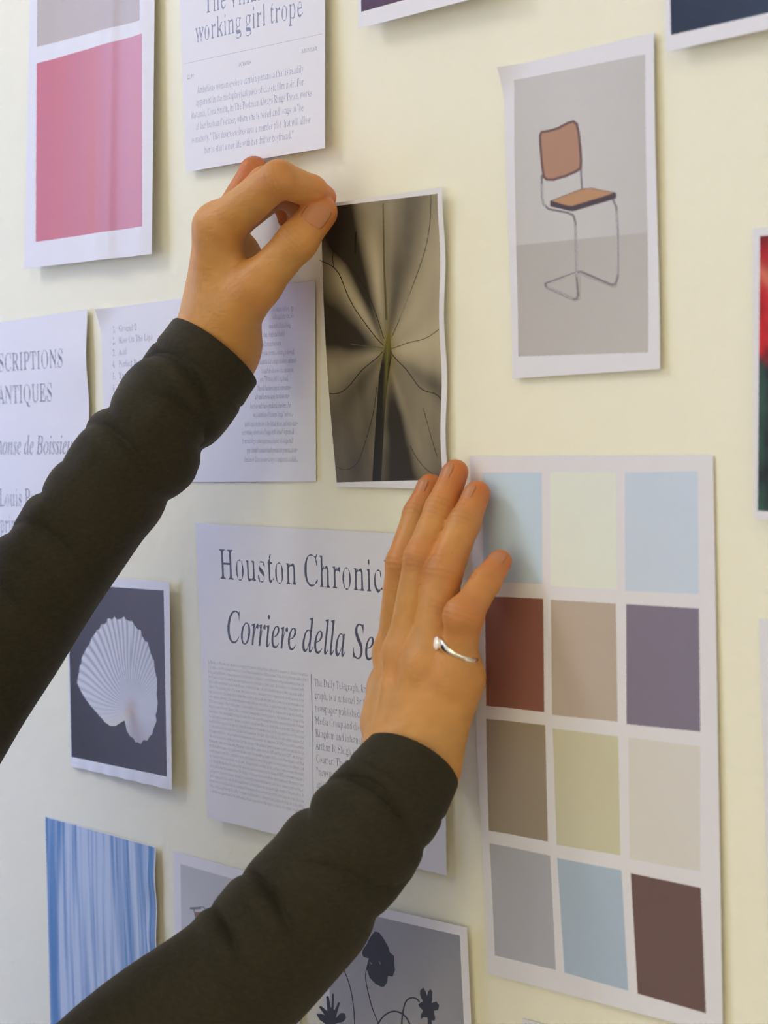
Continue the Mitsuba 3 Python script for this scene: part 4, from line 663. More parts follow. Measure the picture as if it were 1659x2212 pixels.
def shell(x, y):
    dx, dy = (x - HX) / 0.58, y - HY
    a, r = np.degrees(np.arctan2(dx, -dy)) % 360, np.hypot(dx, dy)
    a = a + 2.0 * np.sin(r / 40)
    rib = 0.5 + 0.5 * np.sin(a * 2 * np.pi / 5.6 + 1.2 * np.sin(a / 9))
    up = np.exp(-((((a + 20 + 180) % 360) - 180) / 75) ** 4)
    c = mixc(ink(196, 195, 204), ink(146, 146, 160), rib ** 2 * up * 0.95 * np.clip(r / 60, 0, 1))
    c = mixc(c, ink(200, 194, 186), np.exp(-((((a - 232 + 180) % 360) - 180) / 28) ** 2) * 0.9)
    c = mixc(c, ink(168, 160, 166), np.exp(-((((a - 165 + 180) % 360) - 180) / 38) ** 2))
    return mixc(c, ink(176, 150, 142), np.exp(-(r / 22) ** 2) * 0.7)


s.shape("shell", Polygon(SH), shell, 0.0003, 2.0, label="white ribbed printed shell")

# 14. blue painting
s = Sheet("blue_painting", [(97, 1763), (336, 1830), (345, 2335), (109, 2232)], [0.001, 0.003, 0.004, 0.002], "sheet of streaky blue brush strokes in the lower left corner", "painting", wave=lambda u, v: 0.0012 * bump(u, 0.97, 0.06) * np.sin(12 * v) ** 2)


def streaks(u, v):
    w = u + 0.03 * np.sin(2.2 * v + 3 * u)
    n = 0.55 * vnoise(w * 26, v * 1.1, 2) + 0.3 * vnoise(w * 70, v * 2.0, 4) + 0.15 * vnoise(u * 160, v * 5, 6)
    n = n + 0.25 * bump(w, 0.17, 0.03) * np.clip(v * 2, 0, 1) - 0.18 * bump(w, 0.05, 0.06) - 0.2 * bump(u, 0.97, 0.04) + 0.1 * bump(u, 0.45, 0.2)
    n = n + 0.16 * (vnoise(u * 110, v * 1.3 + 7, 11, 2) - 0.5)
    c = mixc(lin(78, 126, 180), lin(182, 196, 220), np.clip((n - 0.33) * 3.0, 0, 1))
    return c * 0.98


s.patch("brush_strokes", [(98.5, 1765), (335, 1831), (344, 2333), (110, 2230)], streaks, (220, 60), label="blue and pale blue brush strokes")

# 15. second chair print, mostly behind the sleeve
s = Sheet("lounge_chair_print", [(374, 1838), (640, 1912), (650, 2330), (380, 2215)], [0.001, 0.0015, 0.003, 0.002], "print of a reddish lounge chair on pale grey, mostly hidden by the lower sleeve", "photo print")
s.patch("studio_wall", [(390, 1866), (628, 1934), (636, 2290), (394, 2190)], lambda u, v: mixc(ink(172, 172, 178), ink(186, 185, 194), v * 1.6), label="pale grey printed backdrop")
Zl = lambda p: crop(370, 1820, 8.73, p)  # noqa: E731
s.shape("head_cushion", Polygon(Zl([(352, 1212), (400, 1208), (560, 1198), (566, 1244), (420, 1246), (362, 1252)])), ink(112, 112, 122), 0.0003, label="grey head cushion of the printed chair")
s.shape("leather_back", Polygon(Zl([(440, 1302), (648, 1288), (660, 1420), (700, 1640), (720, 1800), (500, 1830), (484, 1640), (462, 1450)])), ink(132, 98, 94), 0.0003, label="reddish brown back of the printed chair")
s.shape("steel_tube", shapely.union_all([tube(Zl([(400, 1210), (430, 1250), (445, 1320), (468, 1450), (486, 1620), (500, 1830)]), 1.3), tube(Zl([(560, 1200), (610, 1205), (645, 1250), (656, 1330), (666, 1420), (720, 1800)]), 1.3)]), ink(108, 104, 110), 0.0004)

# 16. dark flowers on grey
s = Sheet("flower_print", upright((690, 1931), (1008, 2004), "below", 0.125), [0.0015, 0.0035, 0.005, 0.003], "print of dark flower silhouettes on grey at the bottom under the lower sleeve", "photo print")
s.patch("grey_backdrop", upright((703, 1954), (993.5, 2021), "below", 0.115), lambda u, v: mixc(ink(158, 156, 164), ink(132, 131, 142), 0.9 * u - 0.5 * v + 0.15 * vnoise(u * 7, v * 7)), label="grey printed backdrop")
Zf = lambda p: crop(680, 1940, 4.608, p)  # noqa: E731
DK = lin(56, 56, 66)
s.shape("poppy", Polygon(Zf([(605, 330), (650, 345), (690, 400), (735, 480), (755, 545), (795, 575), (798, 650), (805, 715), (780, 785), (735, 775), (725, 840), (700, 880), (670, 885), (610, 855), (550, 790), (520, 700), (530, 640), (545, 600), (490, 585), (475, 550), (485, 510), (520, 465), (560, 385)])), DK, 0.0003, label="dark printed flower head")
s.shape("petal_gleam", shapely.union_all([tube(Zf([(555, 635), (572, 655)]), 2.2), tube(Zf([(650, 635), (660, 655)]), 2.2)]), lin(120, 122, 130), 0.0004)
for pts, w in [([(525, 690), (512, 800), (540, 950), (580, 1100), (640, 1253), (680, 1400)], 2.2), ([(285, 700), (340, 830), (380, 1000), (402, 1253), (405, 1500)], 2.2), ([(600, 1330), (640, 1245), (710, 1160), (790, 1128), (880, 1155), (950, 1253), (980, 1400)], 3.4), ([(872, 1400), (875, 1200), (895, 1080), (930, 1010), (990, 993), (1045, 1035)], 3.4)]:
    s.shape("stem", curve(Zf(pts), w), DK * 1.2, 0.0003)
s.shape("star_flower", Polygon(Zf([(1085, 890), (1110, 930), (1122, 975), (1135, 930), (1155, 905), (1175, 930), (1175, 1010), (1168, 1045), (1215, 1030), (1245, 1070), (1232, 1115), (1190, 1122), (1205, 1200), (1192, 1225), (1170, 1215), (1168, 1400), (1130, 1400), (1128, 1190), (1090, 1185), (1060, 1205), (1062, 1160), (1085, 1120), (1048, 1085), (1035, 1060), (1060, 1040), (1082, 1030), (1052, 960), (1055, 920)])), DK, 0.0003, label="dark printed star-shaped flower")
s.shape("fern_leaf", Polygon(Zf([(20, 1150), (60, 1150), (105, 1165), (45, 1085), (65, 1072), (130, 1130), (118, 980), (138, 975), (162, 1090), (172, 1090), (178, 950), (196, 955), (192, 1110), (205, 1115), (238, 1035), (256, 1045), (225, 1150), (215, 1195), (260, 1145), (300, 1145), (318, 1190), (290, 1230), (210, 1253), (190, 1330), (150, 1330), (110, 1253), (50, 1210)])), DK, 0.0003, label="dark printed fern leaf")

# 17. the print whose top edge shows at the bottom
s = Sheet("cropped_print", upright((1129, 2200), (1480, 2296), "below", 0.125), [0.001, 0.001, 0.002, 0.002], "top edge of a white-bordered dark print at the very bottom below the colour chart", "photo print")
s.patch("photograph", upright((1135, 2211), (1472, 2304), "below", 0.117), lin(60, 58, 62), label="dark photograph")

# ---------------------------------------------------------------- the person: signed distances turned into closed surfaces
def smin(a, b, k):
    h = np.maximum(k - np.abs(a - b), 0) / k
    return np.minimum(a, b) - h * h * k * 0.25


def cone(p, a, b, ra, rb):
    a, b = np.asarray(a), np.asarray(b)
    ab = b - a
    t = np.clip(((p - a) @ ab) / (ab @ ab), 0, 1)
    return np.linalg.norm(p - a - t[:, None] * ab, axis=1) - (ra + t * (rb - ra))


def ellipsoid(p, c, r):
    q = (p - np.asarray(c)) / np.asarray(r)
    k = np.linalg.norm(q, axis=1)
    return (k - 1) * min(r) * np.clip(k, 0.6, 3) ** 0.2


def chain(p, pts, rad, k=0.002):
    d = None
    for i in range(len(pts) - 1):
        c = cone(p, pts[i], pts[i + 1], rad[i], rad[i + 1])
        d = c if d is None else smin(d, c, k)
    return d


CUBE = np.array([[(i >> 0) & 1, (i >> 1) & 1, (i >> 2) & 1] for i in range(8)])
TETS = []
for perm in ((0, 1, 2), (0, 2, 1), (1, 0, 2), (1, 2, 0), (2, 0, 1), (2, 1, 0)):
    c, t = np.zeros(3, int), [0]
    for ax in perm:
        c[ax] = 1
        t.append(int(c @ [1, 2, 4]))
    TETS.append(t)


def isosurface(fn, lo, hi, step, smooth=4):
    """The closed surface fn = 0 (fn negative inside), by marching tetrahedra."""
    lo, hi = np.asarray(lo, float), np.asarray(hi, float)
    n = np.ceil((hi - lo) / step).astype(int) + 1
    gx, gy, gz = (lo[i] + step * np.arange(n[i]) for i in range(3))
    val = np.empty(n)
    for i0 in range(0, n[0], 16):
        g = np.stack(np.meshgrid(gx[i0:i0 + 16], gy, gz, indexing="ij"), -1)
        val[i0:i0 + 16] = fn(g.reshape(-1, 3)).reshape(g.shape[:3])
    for ax_ in range(3):
        for e_ in (0, -1):
            face = np.moveaxis(val, ax_, 0)
            face[e_] = np.maximum(face[e_], step * 0.5)
    val[np.abs(val) < 1e-9] = 1e-9
    stride = np.array([n[1] * n[2], n[2], 1])
    ins = val < 0
    cnt = sum(ins[a:n[0] - 1 + a, b:n[1] - 1 + b, c:n[2] - 1 + c].astype(np.int8) for a, b, c in CUBE)
    base = np.argwhere((cnt > 0) & (cnt < 8)) @ stride
    flat = val.ravel()
    tris = []
    for t in TETS:
        T4 = base[:, None] + (CUBE[t] @ stride)[None]
        m = flat[T4] < 0
        order = np.argsort(~m, axis=1, kind="stable")
        T4, k = np.take_along_axis(T4, order, 1), m.sum(1)
        a, b, c, d = T4.T
        for kk, es in ((1, [((0, 1), (0, 2), (0, 3))]), (3, [((3, 0), (3, 1), (3, 2))]), (2, [((0, 2), (0, 3), (1, 3)), ((0, 2), (1, 3), (1, 2))])):
            q = T4[k == kk]
            for tri in es:
                tris.append((np.stack([np.sort(q[:, list(e)], axis=1) for e in tri], 1), q[:, 0], q[:, 3]))
    e = np.concatenate([x[0] for x in tris])
    pin, pout = np.concatenate([x[1] for x in tris]), np.concatenate([x[2] for x in tris])
    key = e[..., 0].astype(np.int64) * flat.size + e[..., 1]
    uk, inv = np.unique(key, return_inverse=True)
    f = inv.reshape(-1, 3)
    i0, i1 = uk // flat.size, uk % flat.size
    pos = lambda i: lo + step * np.stack(np.unravel_index(i, n), -1)  # noqa: E731
    w = (flat[i0] / (flat[i0] - flat[i1]))[:, None]
    v = pos(i0) * (1 - w) + pos(i1) * w
    nrm = np.cross(v[f[:, 1]] - v[f[:, 0]], v[f[:, 2]] - v[f[:, 0]])
    flip = (nrm * (pos(pout) - pos(pin))).sum(1) < 0
    f[flip] = f[flip][:, ::-1]
    m = trimesh.Trimesh(v, f, process=False)
    if smooth:
        trimesh.smoothing.filter_taubin(m, lamb=0.5, nu=0.52, iterations=2 * smooth)
    return m


def unit(v):
    v = np.asarray(v, float)
    return v / np.linalg.norm(v)


def J(*pts):
    return [at(*p) for p in pts]


TOCAM = -AHEAD
BLUSH = []          # (centre, radius, strength) of the redder skin at joints and finger tips
CREASES = []        # (centre, finger direction, back of the finger)

# ---- right hand, flat on the wall
rI = J((858, 1412, .026), (872, 1217, .029), (904, 1110, .017), (929, 1050, .0105))
rM = J((880, 1412, .040), (913, 1206, .036), (953, 1098, .021), (984, 1020, .0115))
rR = J((925, 1438, .042), (959, 1236, .034), (1003, 1130, .020), (1031, 1066, .0115))
rP = J((984, 1464, .036), (1003, 1330, .037), (1050, 1256, .023), (1080, 1213, .0135))
rT = J((858, 1562, .037), (850, 1492, .023), (862, 1428, .0150), (876, 1368, .0130))
rW = J((862, 1641, .051), (906, 1656, .047))
rE = at(77, 2507, .175)
# ---- left hand, pinching the corner of the leaf print
lT = J((470, 715, .056), (556, 616, .051), (641, 522, .041), (690, 459, .030))
lI = J((472, 492, .062), (602, 386, .055), (672, 413, .035), (699, 427, .0245))
lM = J((470, 497, .050), (604, 402, .040), (650, 440, .027), (650, 480, .020))
lR = J((466, 503, .038), (572, 396, .026), (622, 440, .017), (626, 470, .014))
lP = J((463, 523, .027), (549, 369, .0125), (580, 402, .0100), (585, 432, .0095))
lW = J((475, 739, .0505), (466, 750, .0455))
lE = at(-200, 1670, .185)


L_BONE, R_BONE = (lW[0] / 2 + lW[1] / 2, lE), (rW[0] / 2 + rW[1] / 2, rE)
# the middle of each sleeve and half its width, in pixels of the photograph, from the cuff to past the elbow
L_ARM = [(463, 762, 113), (400, 846, 116), (300, 978, 118), (200, 1112, 121), (100, 1250, 126), (0, 1392, 138), (-100, 1530, 146), (-200, 1670, 152)]
R_ARM = [(889, 1650, 111), (785, 1800, 136), (657, 1957, 151), (537, 2093, 154), (371, 2236, 176), (246, 2351, 188), (77, 2507, 195)]


def arm_path(bone, nodes):
    w, u = bone[0], unit(bone[1] - bone[0])
    pts, rad = [], []
    for a, b, r in nodes:                       # the point of this sight line that lies nearest to the forearm
        d = unit(RIGHT * (a - W / 2) + DOWN * (b - H / 2) + AHEAD * F)
        g = d @ u
        q = EYE - w
        k = (g * (q @ u) - q @ d) / (1 - g * g)
        pts.append(EYE + k * d)
        rad.append(r * float(pts[-1] @ AHEAD - EYE @ AHEAD) / F)
    return np.array(pts), np.array(rad)


L_MID, R_MID = arm_path(L_BONE, L_ARM)[0], arm_path(R_BONE, R_ARM)[0]
SHL, SHR = np.array([-1.285, -.37, 1.355]), np.array([-.955, -.40, 1.355])


def arm_spline(pts, shoulder):
    q = np.vstack([pts, pts[-1] * 0.55 + shoulder * 0.45, shoulder])
    s = np.r_[0, np.cumsum(np.linalg.norm(np.diff(q, axis=0), axis=1))]
    return q, s, CubicSpline(s, q)


def right_hand(p):
    d = np.minimum.reduce([np.full(len(p), 1.0)])
    fingers = [chain(p, rI, [.0098, .0083, .0072, .0058]), chain(p, rM, [.0100, .0085, .0074, .0060]), chain(p, rR, [.0098, .0084, .0073, .0060]),
               chain(p, rP, [.0084, .0079, .0067, .0054]), chain(p, rT, [.013, .0105, .0095, .0075], .004)]
    d = fingers[0]
    for f in fingers[1:]:
        d = smin(d, f, 0.0010)
    back = unit(np.cross(rP[0] - rI[0], rM[0] - rW[0]))
    back = back if back[1] < 0 else -back
    w0, w1 = rW
    wr = [w0 * (1 - t) + w1 * t for t in (0.0, 0.3, 0.65, 1.0)]
    palm = None
    for m, w, r in zip((rI, rM, rR, rP), wr, (.0108, .0112, .0110, .0105)):
        c = cone(p, m[0] - back * 0.0035, w, r, .0138)
        palm = c if palm is None else smin(palm, c, 0.014)
    palm = smin(palm, cone(p, rT[0], rT[1], .016, .011), 0.012)
    palm = smin(palm, cone(p, (rI[0] + rP[0]) / 2 - back * 0.010, (w0 + w1) / 2 - back * 0.003, .014, .0145), 0.012)
    d = smin(d, palm, 0.0075)
    for m, w, s in zip((rI, rM, rR, rP), wr, (.0020, .0024, .0024, .0021)):     # tendons and knuckles on the back
        a, b = m[0] + back * 0.0072, w + back * 0.0140
        d = smin(d, cone(p, a, a * 0.2 + b * 0.8, .0034, .0024), 0.0040)
        d = smin(d, np.linalg.norm(p - m[0] - back * 0.0022, axis=1) - .0078, 0.006)
    d = smin(d, np.linalg.norm(p - rP[1] - unit(back + 0.4 * unit(rP[1] - rM[1])) * 0.001, axis=1) - .0088, 0.003)
    q = R_MID[1] * 0.5 + R_MID[0] * 0.5
    arm = smin(cone(p, w0, q + (w0 - w1) * 0.25, .0148, .0165), cone(p, w1, q + (w1 - w0) * 0.25, .0150, .0165), 0.012)
    arm = smin(arm, chain(p, [q, *R_MID[1:4]], [.0190, .0200, .0200, .0200], .01), 0.01)
    return smin(d, arm, 0.008)


def left_hand(p):
    fingers = [chain(p, lI, [.0112, .0088, .0077, .0062]), chain(p, lM, [.0108, .0088, .0076, .0066]), chain(p, lR, [.0104, .0084, .0072, .0064]),
               chain(p, lP, [.0092, .0072, .0062, .0055])]
    d = fingers[0]
    for f in fingers[1:]:
        d = smin(d, f, 0.0012)
    d = smin(d, chain(p, lT[1:], [.0108, .0094, .0088], .004), 0.0012)
    w0, w1 = lW
    palm = None
    for m, t, r in zip((lI, lM, lR, lP), (0, .35, .7, 1.0), (.0125, .0122, .0115, .0105)):
        c = cone(p, m[0], w0 * (1 - t) + w1 * t, r, .0165)
        palm = c if palm is None else smin(palm, c, 0.012)
    palm = smin(palm, cone(p, lT[0], lT[1], .0160, .0112), 0.012)
    mid = (lM[0] + lR[0]) / 2
    palm = smin(palm, cone(p, mid * 0.75 + w0 * 0.25 + RIGHT * 0.010, mid * 0.45 + w0 * 0.55 + RIGHT * 0.010, .0125, .014), 0.012)
    web = (lI[0] * 0.38 + w0 * 0.62)
    palm = smin(palm, cone(p, web, lT[1] * 0.6 + lT[0] * 0.4, .0095, .0080), 0.008)
    d = smin(d, palm, 0.005)
    d = smin(d, cone(p, lT[0] * 0.25 + lT[1] * 0.75 + TOCAM * 0.0070 - RIGHT * .002, w0 + TOCAM * 0.0120 - RIGHT * 0.003, .0030, .0030), 0.005)     # the tendon of the thumb
    q = L_MID[1] * 0.5 + L_MID[0] * 0.5
    g = [x + TOCAM * 0.0150 for x in J((500, 520, .061), (532, 548, .058), (556, 592, .054))]
    groove = np.minimum(cone(p, g[0], g[1], .0022, .0034), cone(p, g[1], g[2], .0034, .0030))
    d = -smin(-d, groove, 0.006)
    arm = smin(cone(p, w0 + TOCAM * 0.003, q, .0178, .0180), cone(p, w1 - TOCAM * 0.004, q, .0180, .0180), 0.010)
    arm = smin(arm, chain(p, [q, *L_MID[1:4]], [.0200, .0200, .0200, .0200], .01), 0.01)
    return smin(d, arm, 0.008)


def box_of(*groups, pad=0.024):
    q = np.vstack([np.array(g) for g in groups])
    return q.min(0) - pad, q.max(0) + pad


lo, hi = box_of(rI, rM, rR, rP, rT, rW, [R_MID[2]])
right = isosurface(right_hand, lo, hi, 0.00125)
lo, hi = box_of(lI, lM, lR, lP, lT, lW, [L_MID[2]])
left = isosurface(left_hand, lo, hi, 0.00125)

# ---- the rest of the body stands left of the frame
HEAD = np.array([-1.115, -.345, 1.575])


ARMS = []
for sh, mid in ((SHL, L_MID), (SHR, R_MID)):
    q, s_, spline = arm_spline(mid, sh)
    ARMS.append(spline(np.linspace(s_[2], s_[-1], 9)))


def body_fn(p):
    d = smin(cone(p, (-1.12, -.40, 1.16), (-1.12, -.405, 1.30), .095, .085), cone(p, (-1.12, -.41, .98), (-1.12, -.40, 1.16), .10, .095), 0.06)
    d = smin(d, cone(p, SHL, SHR, .052, .052), 0.06)
    d = smin(d, cone(p, (-1.12, -.40, 1.34), HEAD - (0, 0.02, 0.06), .050, .046), 0.03)
    d = smin(d, ellipsoid(p, HEAD, (.073, .094, .108)), 0.02)
    d = smin(d, ellipsoid(p, HEAD + (0, .035, -.055), (.052, .058, .058)), 0.03)            # jaw
    d = smin(d, cone(p, HEAD + (0, .090, .008), HEAD + (0, .112, -.026), .009, .012), 0.012)     # nose
    for s in (-1, 1):
        d = np.maximum(d, -(np.linalg.norm(p - HEAD - (s * .031, .096, .006), axis=1) - .013))
        d = smin(d, np.linalg.norm(p - HEAD - (s * .031, .079, .006), axis=1) - .0125, 0.003)    # eyes
        d = smin(d, ellipsoid(p, HEAD + (s * .076, -.005, -.008), (.009, .020, .030)), 0.006)     # ears
        hip = np.array([-1.12 + s * .085, -.41, .90])
        knee, ankle = np.array([-1.12 + s * .095, -.37, .48]), np.array([-1.12 + s * .10, -.42, .085])
        d = smin(d, chain(p, [hip, knee, ankle], [.088, .056, .040], .03), 0.05)
        d = smin(d, cone(p, ankle - (0, .02, .045), ankle + (0, .15, -.055), .032, .026), 0.03)
    d = smin(d, ellipsoid(p, HEAD + (0, .090, -.058), (.022, .010, .0055)), 0.004)               # lips
    for bones in ARMS:
        d = smin(d, chain(p, bones, [.020] * len(bones), .01), 0.02)
    return d


lo, hi = box_of([SHL, SHR, lE, rE, lW[0], rW[0], HEAD + (0, 0, .11), (-1.3, -.5, 0.0)], pad=0.05)
hi[1] = max(hi[1], -0.0)
lo[2] = -0.03
body = isosurface(body_fn, lo, hi, 0.0085, 2)
skin = trimesh.boolean.union([body, right, left], engine="manifold")
V = np.array(skin.vertices)
col = np.tile(np.array([0.50, 0.248, 0.076]), (len(V), 1))
for q in (rI, rM, rR, rP, lI, lM, lR, lP, lT):
    BLUSH += [(q[-1], .012, .95), (q[-2], .008, .45), (q[1], .011, .6), (q[0], .012, .40)]
BLUSH += [(rP[1], .011, .5), (lM[1], .012, .6), (lP[1], .02, .8), (lP[2], .02, .6)]
near = V[:, 1] > -0.2
for c, r, k in BLUSH:
    w = np.exp(-(np.linalg.norm(V[near] - c, axis=1) / r) ** 2)[:, None] * k
    col[near] = col[near] * (1 - w) + np.array([0.47, 0.125, 0.035]) * w
col *= (0.88 + 0.24 * meshkit.fbm(V * 190, 4, 4))[:, None] * (1 + np.array([0.05, -0.06, -0.22]) * (meshkit.fbm(V * 70, 3, 8) - 0.45)[:, None] * 1.6)
lips = np.exp(-(((V - HEAD - (0, .098, -.058)) / (.024, .02, .008)) ** 2).sum(1))[:, None]
col = col * (1 - lips) + np.array([0.45, 0.13, 0.11]) * lips
# fine folds of the skin over the finger joints
N = np.array(skin.vertex_normals)
for q, k in ((rI, 1), (rM, 1), (rR, 1), (rP, 1), (rM, 2), (rR, 2), (rI, 2), (lT, 2), (lI, 1)):
    ax = unit(q[k + 1] - q[k - 1]) if k + 1 < len(q) else unit(q[k] - q[k - 1])
    near = np.linalg.norm(V - q[k], axis=1) < 0.018
    s_ = (V[near] - q[k]) @ ax
    a_ = np.exp(-(s_ / 0.0036) ** 2) * np.clip(0.2 + (N[near] @ unit(TOCAM - 1.2 * RIGHT)) * 1.1, 0, 1)
    wob = 0.6 * np.sin((V[near] @ np.array([700, 300, 500.0])) * 0.5)
    V[near] += N[near] * (0.00011 * np.sin(s_ * 2 * np.pi / 0.0026 + wob) * a_)[:, None]
    col[near] *= (1 - 0.15 * a_ * (0.5 - 0.5 * np.sin(s_ * 2 * np.pi / 0.0026 + wob)))[:, None]
skin = trimesh.Trimesh(V, skin.faces, process=False)
labels["person"] = {"label": "person in a dark long-sleeved top reaching in to hold a print with both hands", "category": "person"}
add("person__body", skin, "skin", smooth=True, color=np.clip(col, 0.01, 0.9))


def nail(q, back, rad, length, width, tip=0.2, turn=0.0):
    """A finger nail on the last bone of the finger q, its back facing 'back'."""
    ax = unit(q[-1] - q[-2])
    side = unit(np.cross(ax, back))
    up = unit(np.cross(side, ax))
    c = q[-1] + ax * rad * tip
    n1, n2 = 15, 13
    a = np.linspace(-1, 1, n1)
    V2 = []
    for lift in (0.00035, -0.0012):
        for t in np.linspace(0, 1, n2):
            # rounded at both ends
            e = np.clip(1 - (abs(t - 0.5) * 2) ** 5, 0, 1) ** 0.5
            ang = a * width * (0.35 + 0.65 * e)
            rr = rad * (1.04 - 0.05 * t) + lift - 0.0004 * (1 - t) ** 3 - 0.0022 * max(t - 0.72, 0) ** 1.5 * 3
            V2.append(c + ax * length * (t - 1) * 1.0 + ax * length * 0.12 + rr * (np.cos(ang)[:, None] * up + np.sin(ang)[:, None] * side))
    V2 = np.vstack(V2)
    idx = np.arange(n1 * n2).reshape(n2, n1)
    A, B, C, D = idx[:-1, :-1].ravel(), idx[:-1, 1:].ravel(), idx[1:, 1:].ravel(), idx[1:, :-1].ravel()
    m = n1 * n2
    f = [np.c_[A, B, C], np.c_[A, C, D], np.c_[A, C, B] + m, np.c_[A, D, C] + m]
    rim = np.r_[idx[0, :], idx[1:, -1], idx[-1, -2::-1], idx[-2:0:-1, 0]]
    r2 = np.roll(rim, -1)
    f += [np.c_[rim, r2 + m, r2], np.c_[rim, rim + m, r2 + m]]
    mesh = trimesh.Trimesh(V2, np.vstack(f), process=False)
    mesh.fix_normals()
    return add("person__fingernail", mesh, "nail", smooth=50)


OUT = np.array([0, -1.0, 0])
labels_nail = nail(lT, unit(TOCAM + 0.25 * RIGHT - 0.25 * DOWN), .0089, .0125, 0.72, 0.15)
nail(rM, unit(OUT - 0.25 * RIGHT), .0061, .0100, 0.85)
nail(rI, unit(OUT - 0.25 * RIGHT), .0059, .0095, 0.85)
nail(rR, unit(OUT - 0.25 * RIGHT), .0061, .0098, 0.85)
nail(rP, unit(OUT + 0.6 * TOCAM), .0055, .0085, 0.85)

# ---- the ring on the little finger of the flat hand
ax = unit(rP[1] - rP[0])
rc = rP[0] + (rP[1] - rP[0]) * 0.44
e1 = unit(TOCAM - (TOCAM @ ax) * ax)
e2 = np.cross(ax, e1)
RR = .0088
th = np.linspace(0, 2 * np.pi, 72, endpoint=False)
gem_at = math.atan2(float((unit(-RIGHT + 0.3 * OUT)) @ e2), float((unit(-RIGHT + 0.3 * OUT)) @ e1))
ringv, m_ = [], 10
for a in th:
    da = (a - gem_at + np.pi) % (2 * np.pi) - np.pi
    w = 0.0011 + 0.0016 * np.exp(-(da / 0.75) ** 2)
    o = math.cos(a) * e1 + math.sin(a) * e2
    tilt = ax * 0.0028 * math.cos(da)
    for b in np.linspace(0, 2 * np.pi, m_, endpoint=False):
        ringv.append(rc + tilt + o * (RR + (0.0006 + 0.3 * w * np.exp(-(da / 0.6) ** 2)) * math.cos(b)) + ax * w * math.sin(b))
idx = np.arange(len(th) * m_).reshape(len(th), m_)
A, B = idx, np.roll(idx, -1, 0)
f = np.vstack([np.c_[A.ravel(), B.ravel(), np.roll(B, -1, 1).ravel()], np.c_[A.ravel(), np.roll(B, -1, 1).ravel(), np.roll(A, -1, 1).ravel()]])
band = trimesh.Trimesh(np.array(ringv), f, process=False)
band.fix_normals()
add("person__ring", band, "silver", "silver ring with a small pale stone on the little finger", smooth=True)
go = math.cos(gem_at) * e1 + math.sin(gem_at) * e2
gt = np.cross(ax, go)
gem = []
for h, r in ((-.0008, .0019), (.0008, .0031), (.0017, .0022)):
    for b in np.linspace(0, 2 * np.pi, 10, endpoint=False):
        gem.append(rc + ax * 0.0028 + go * (RR + .0012 + h) + ax * r * math.cos(b) + gt * r * math.sin(b))
add("person__ring__stone", trimesh.Trimesh(np.array(gem)).convex_hull, "stone", "pale clear stone")


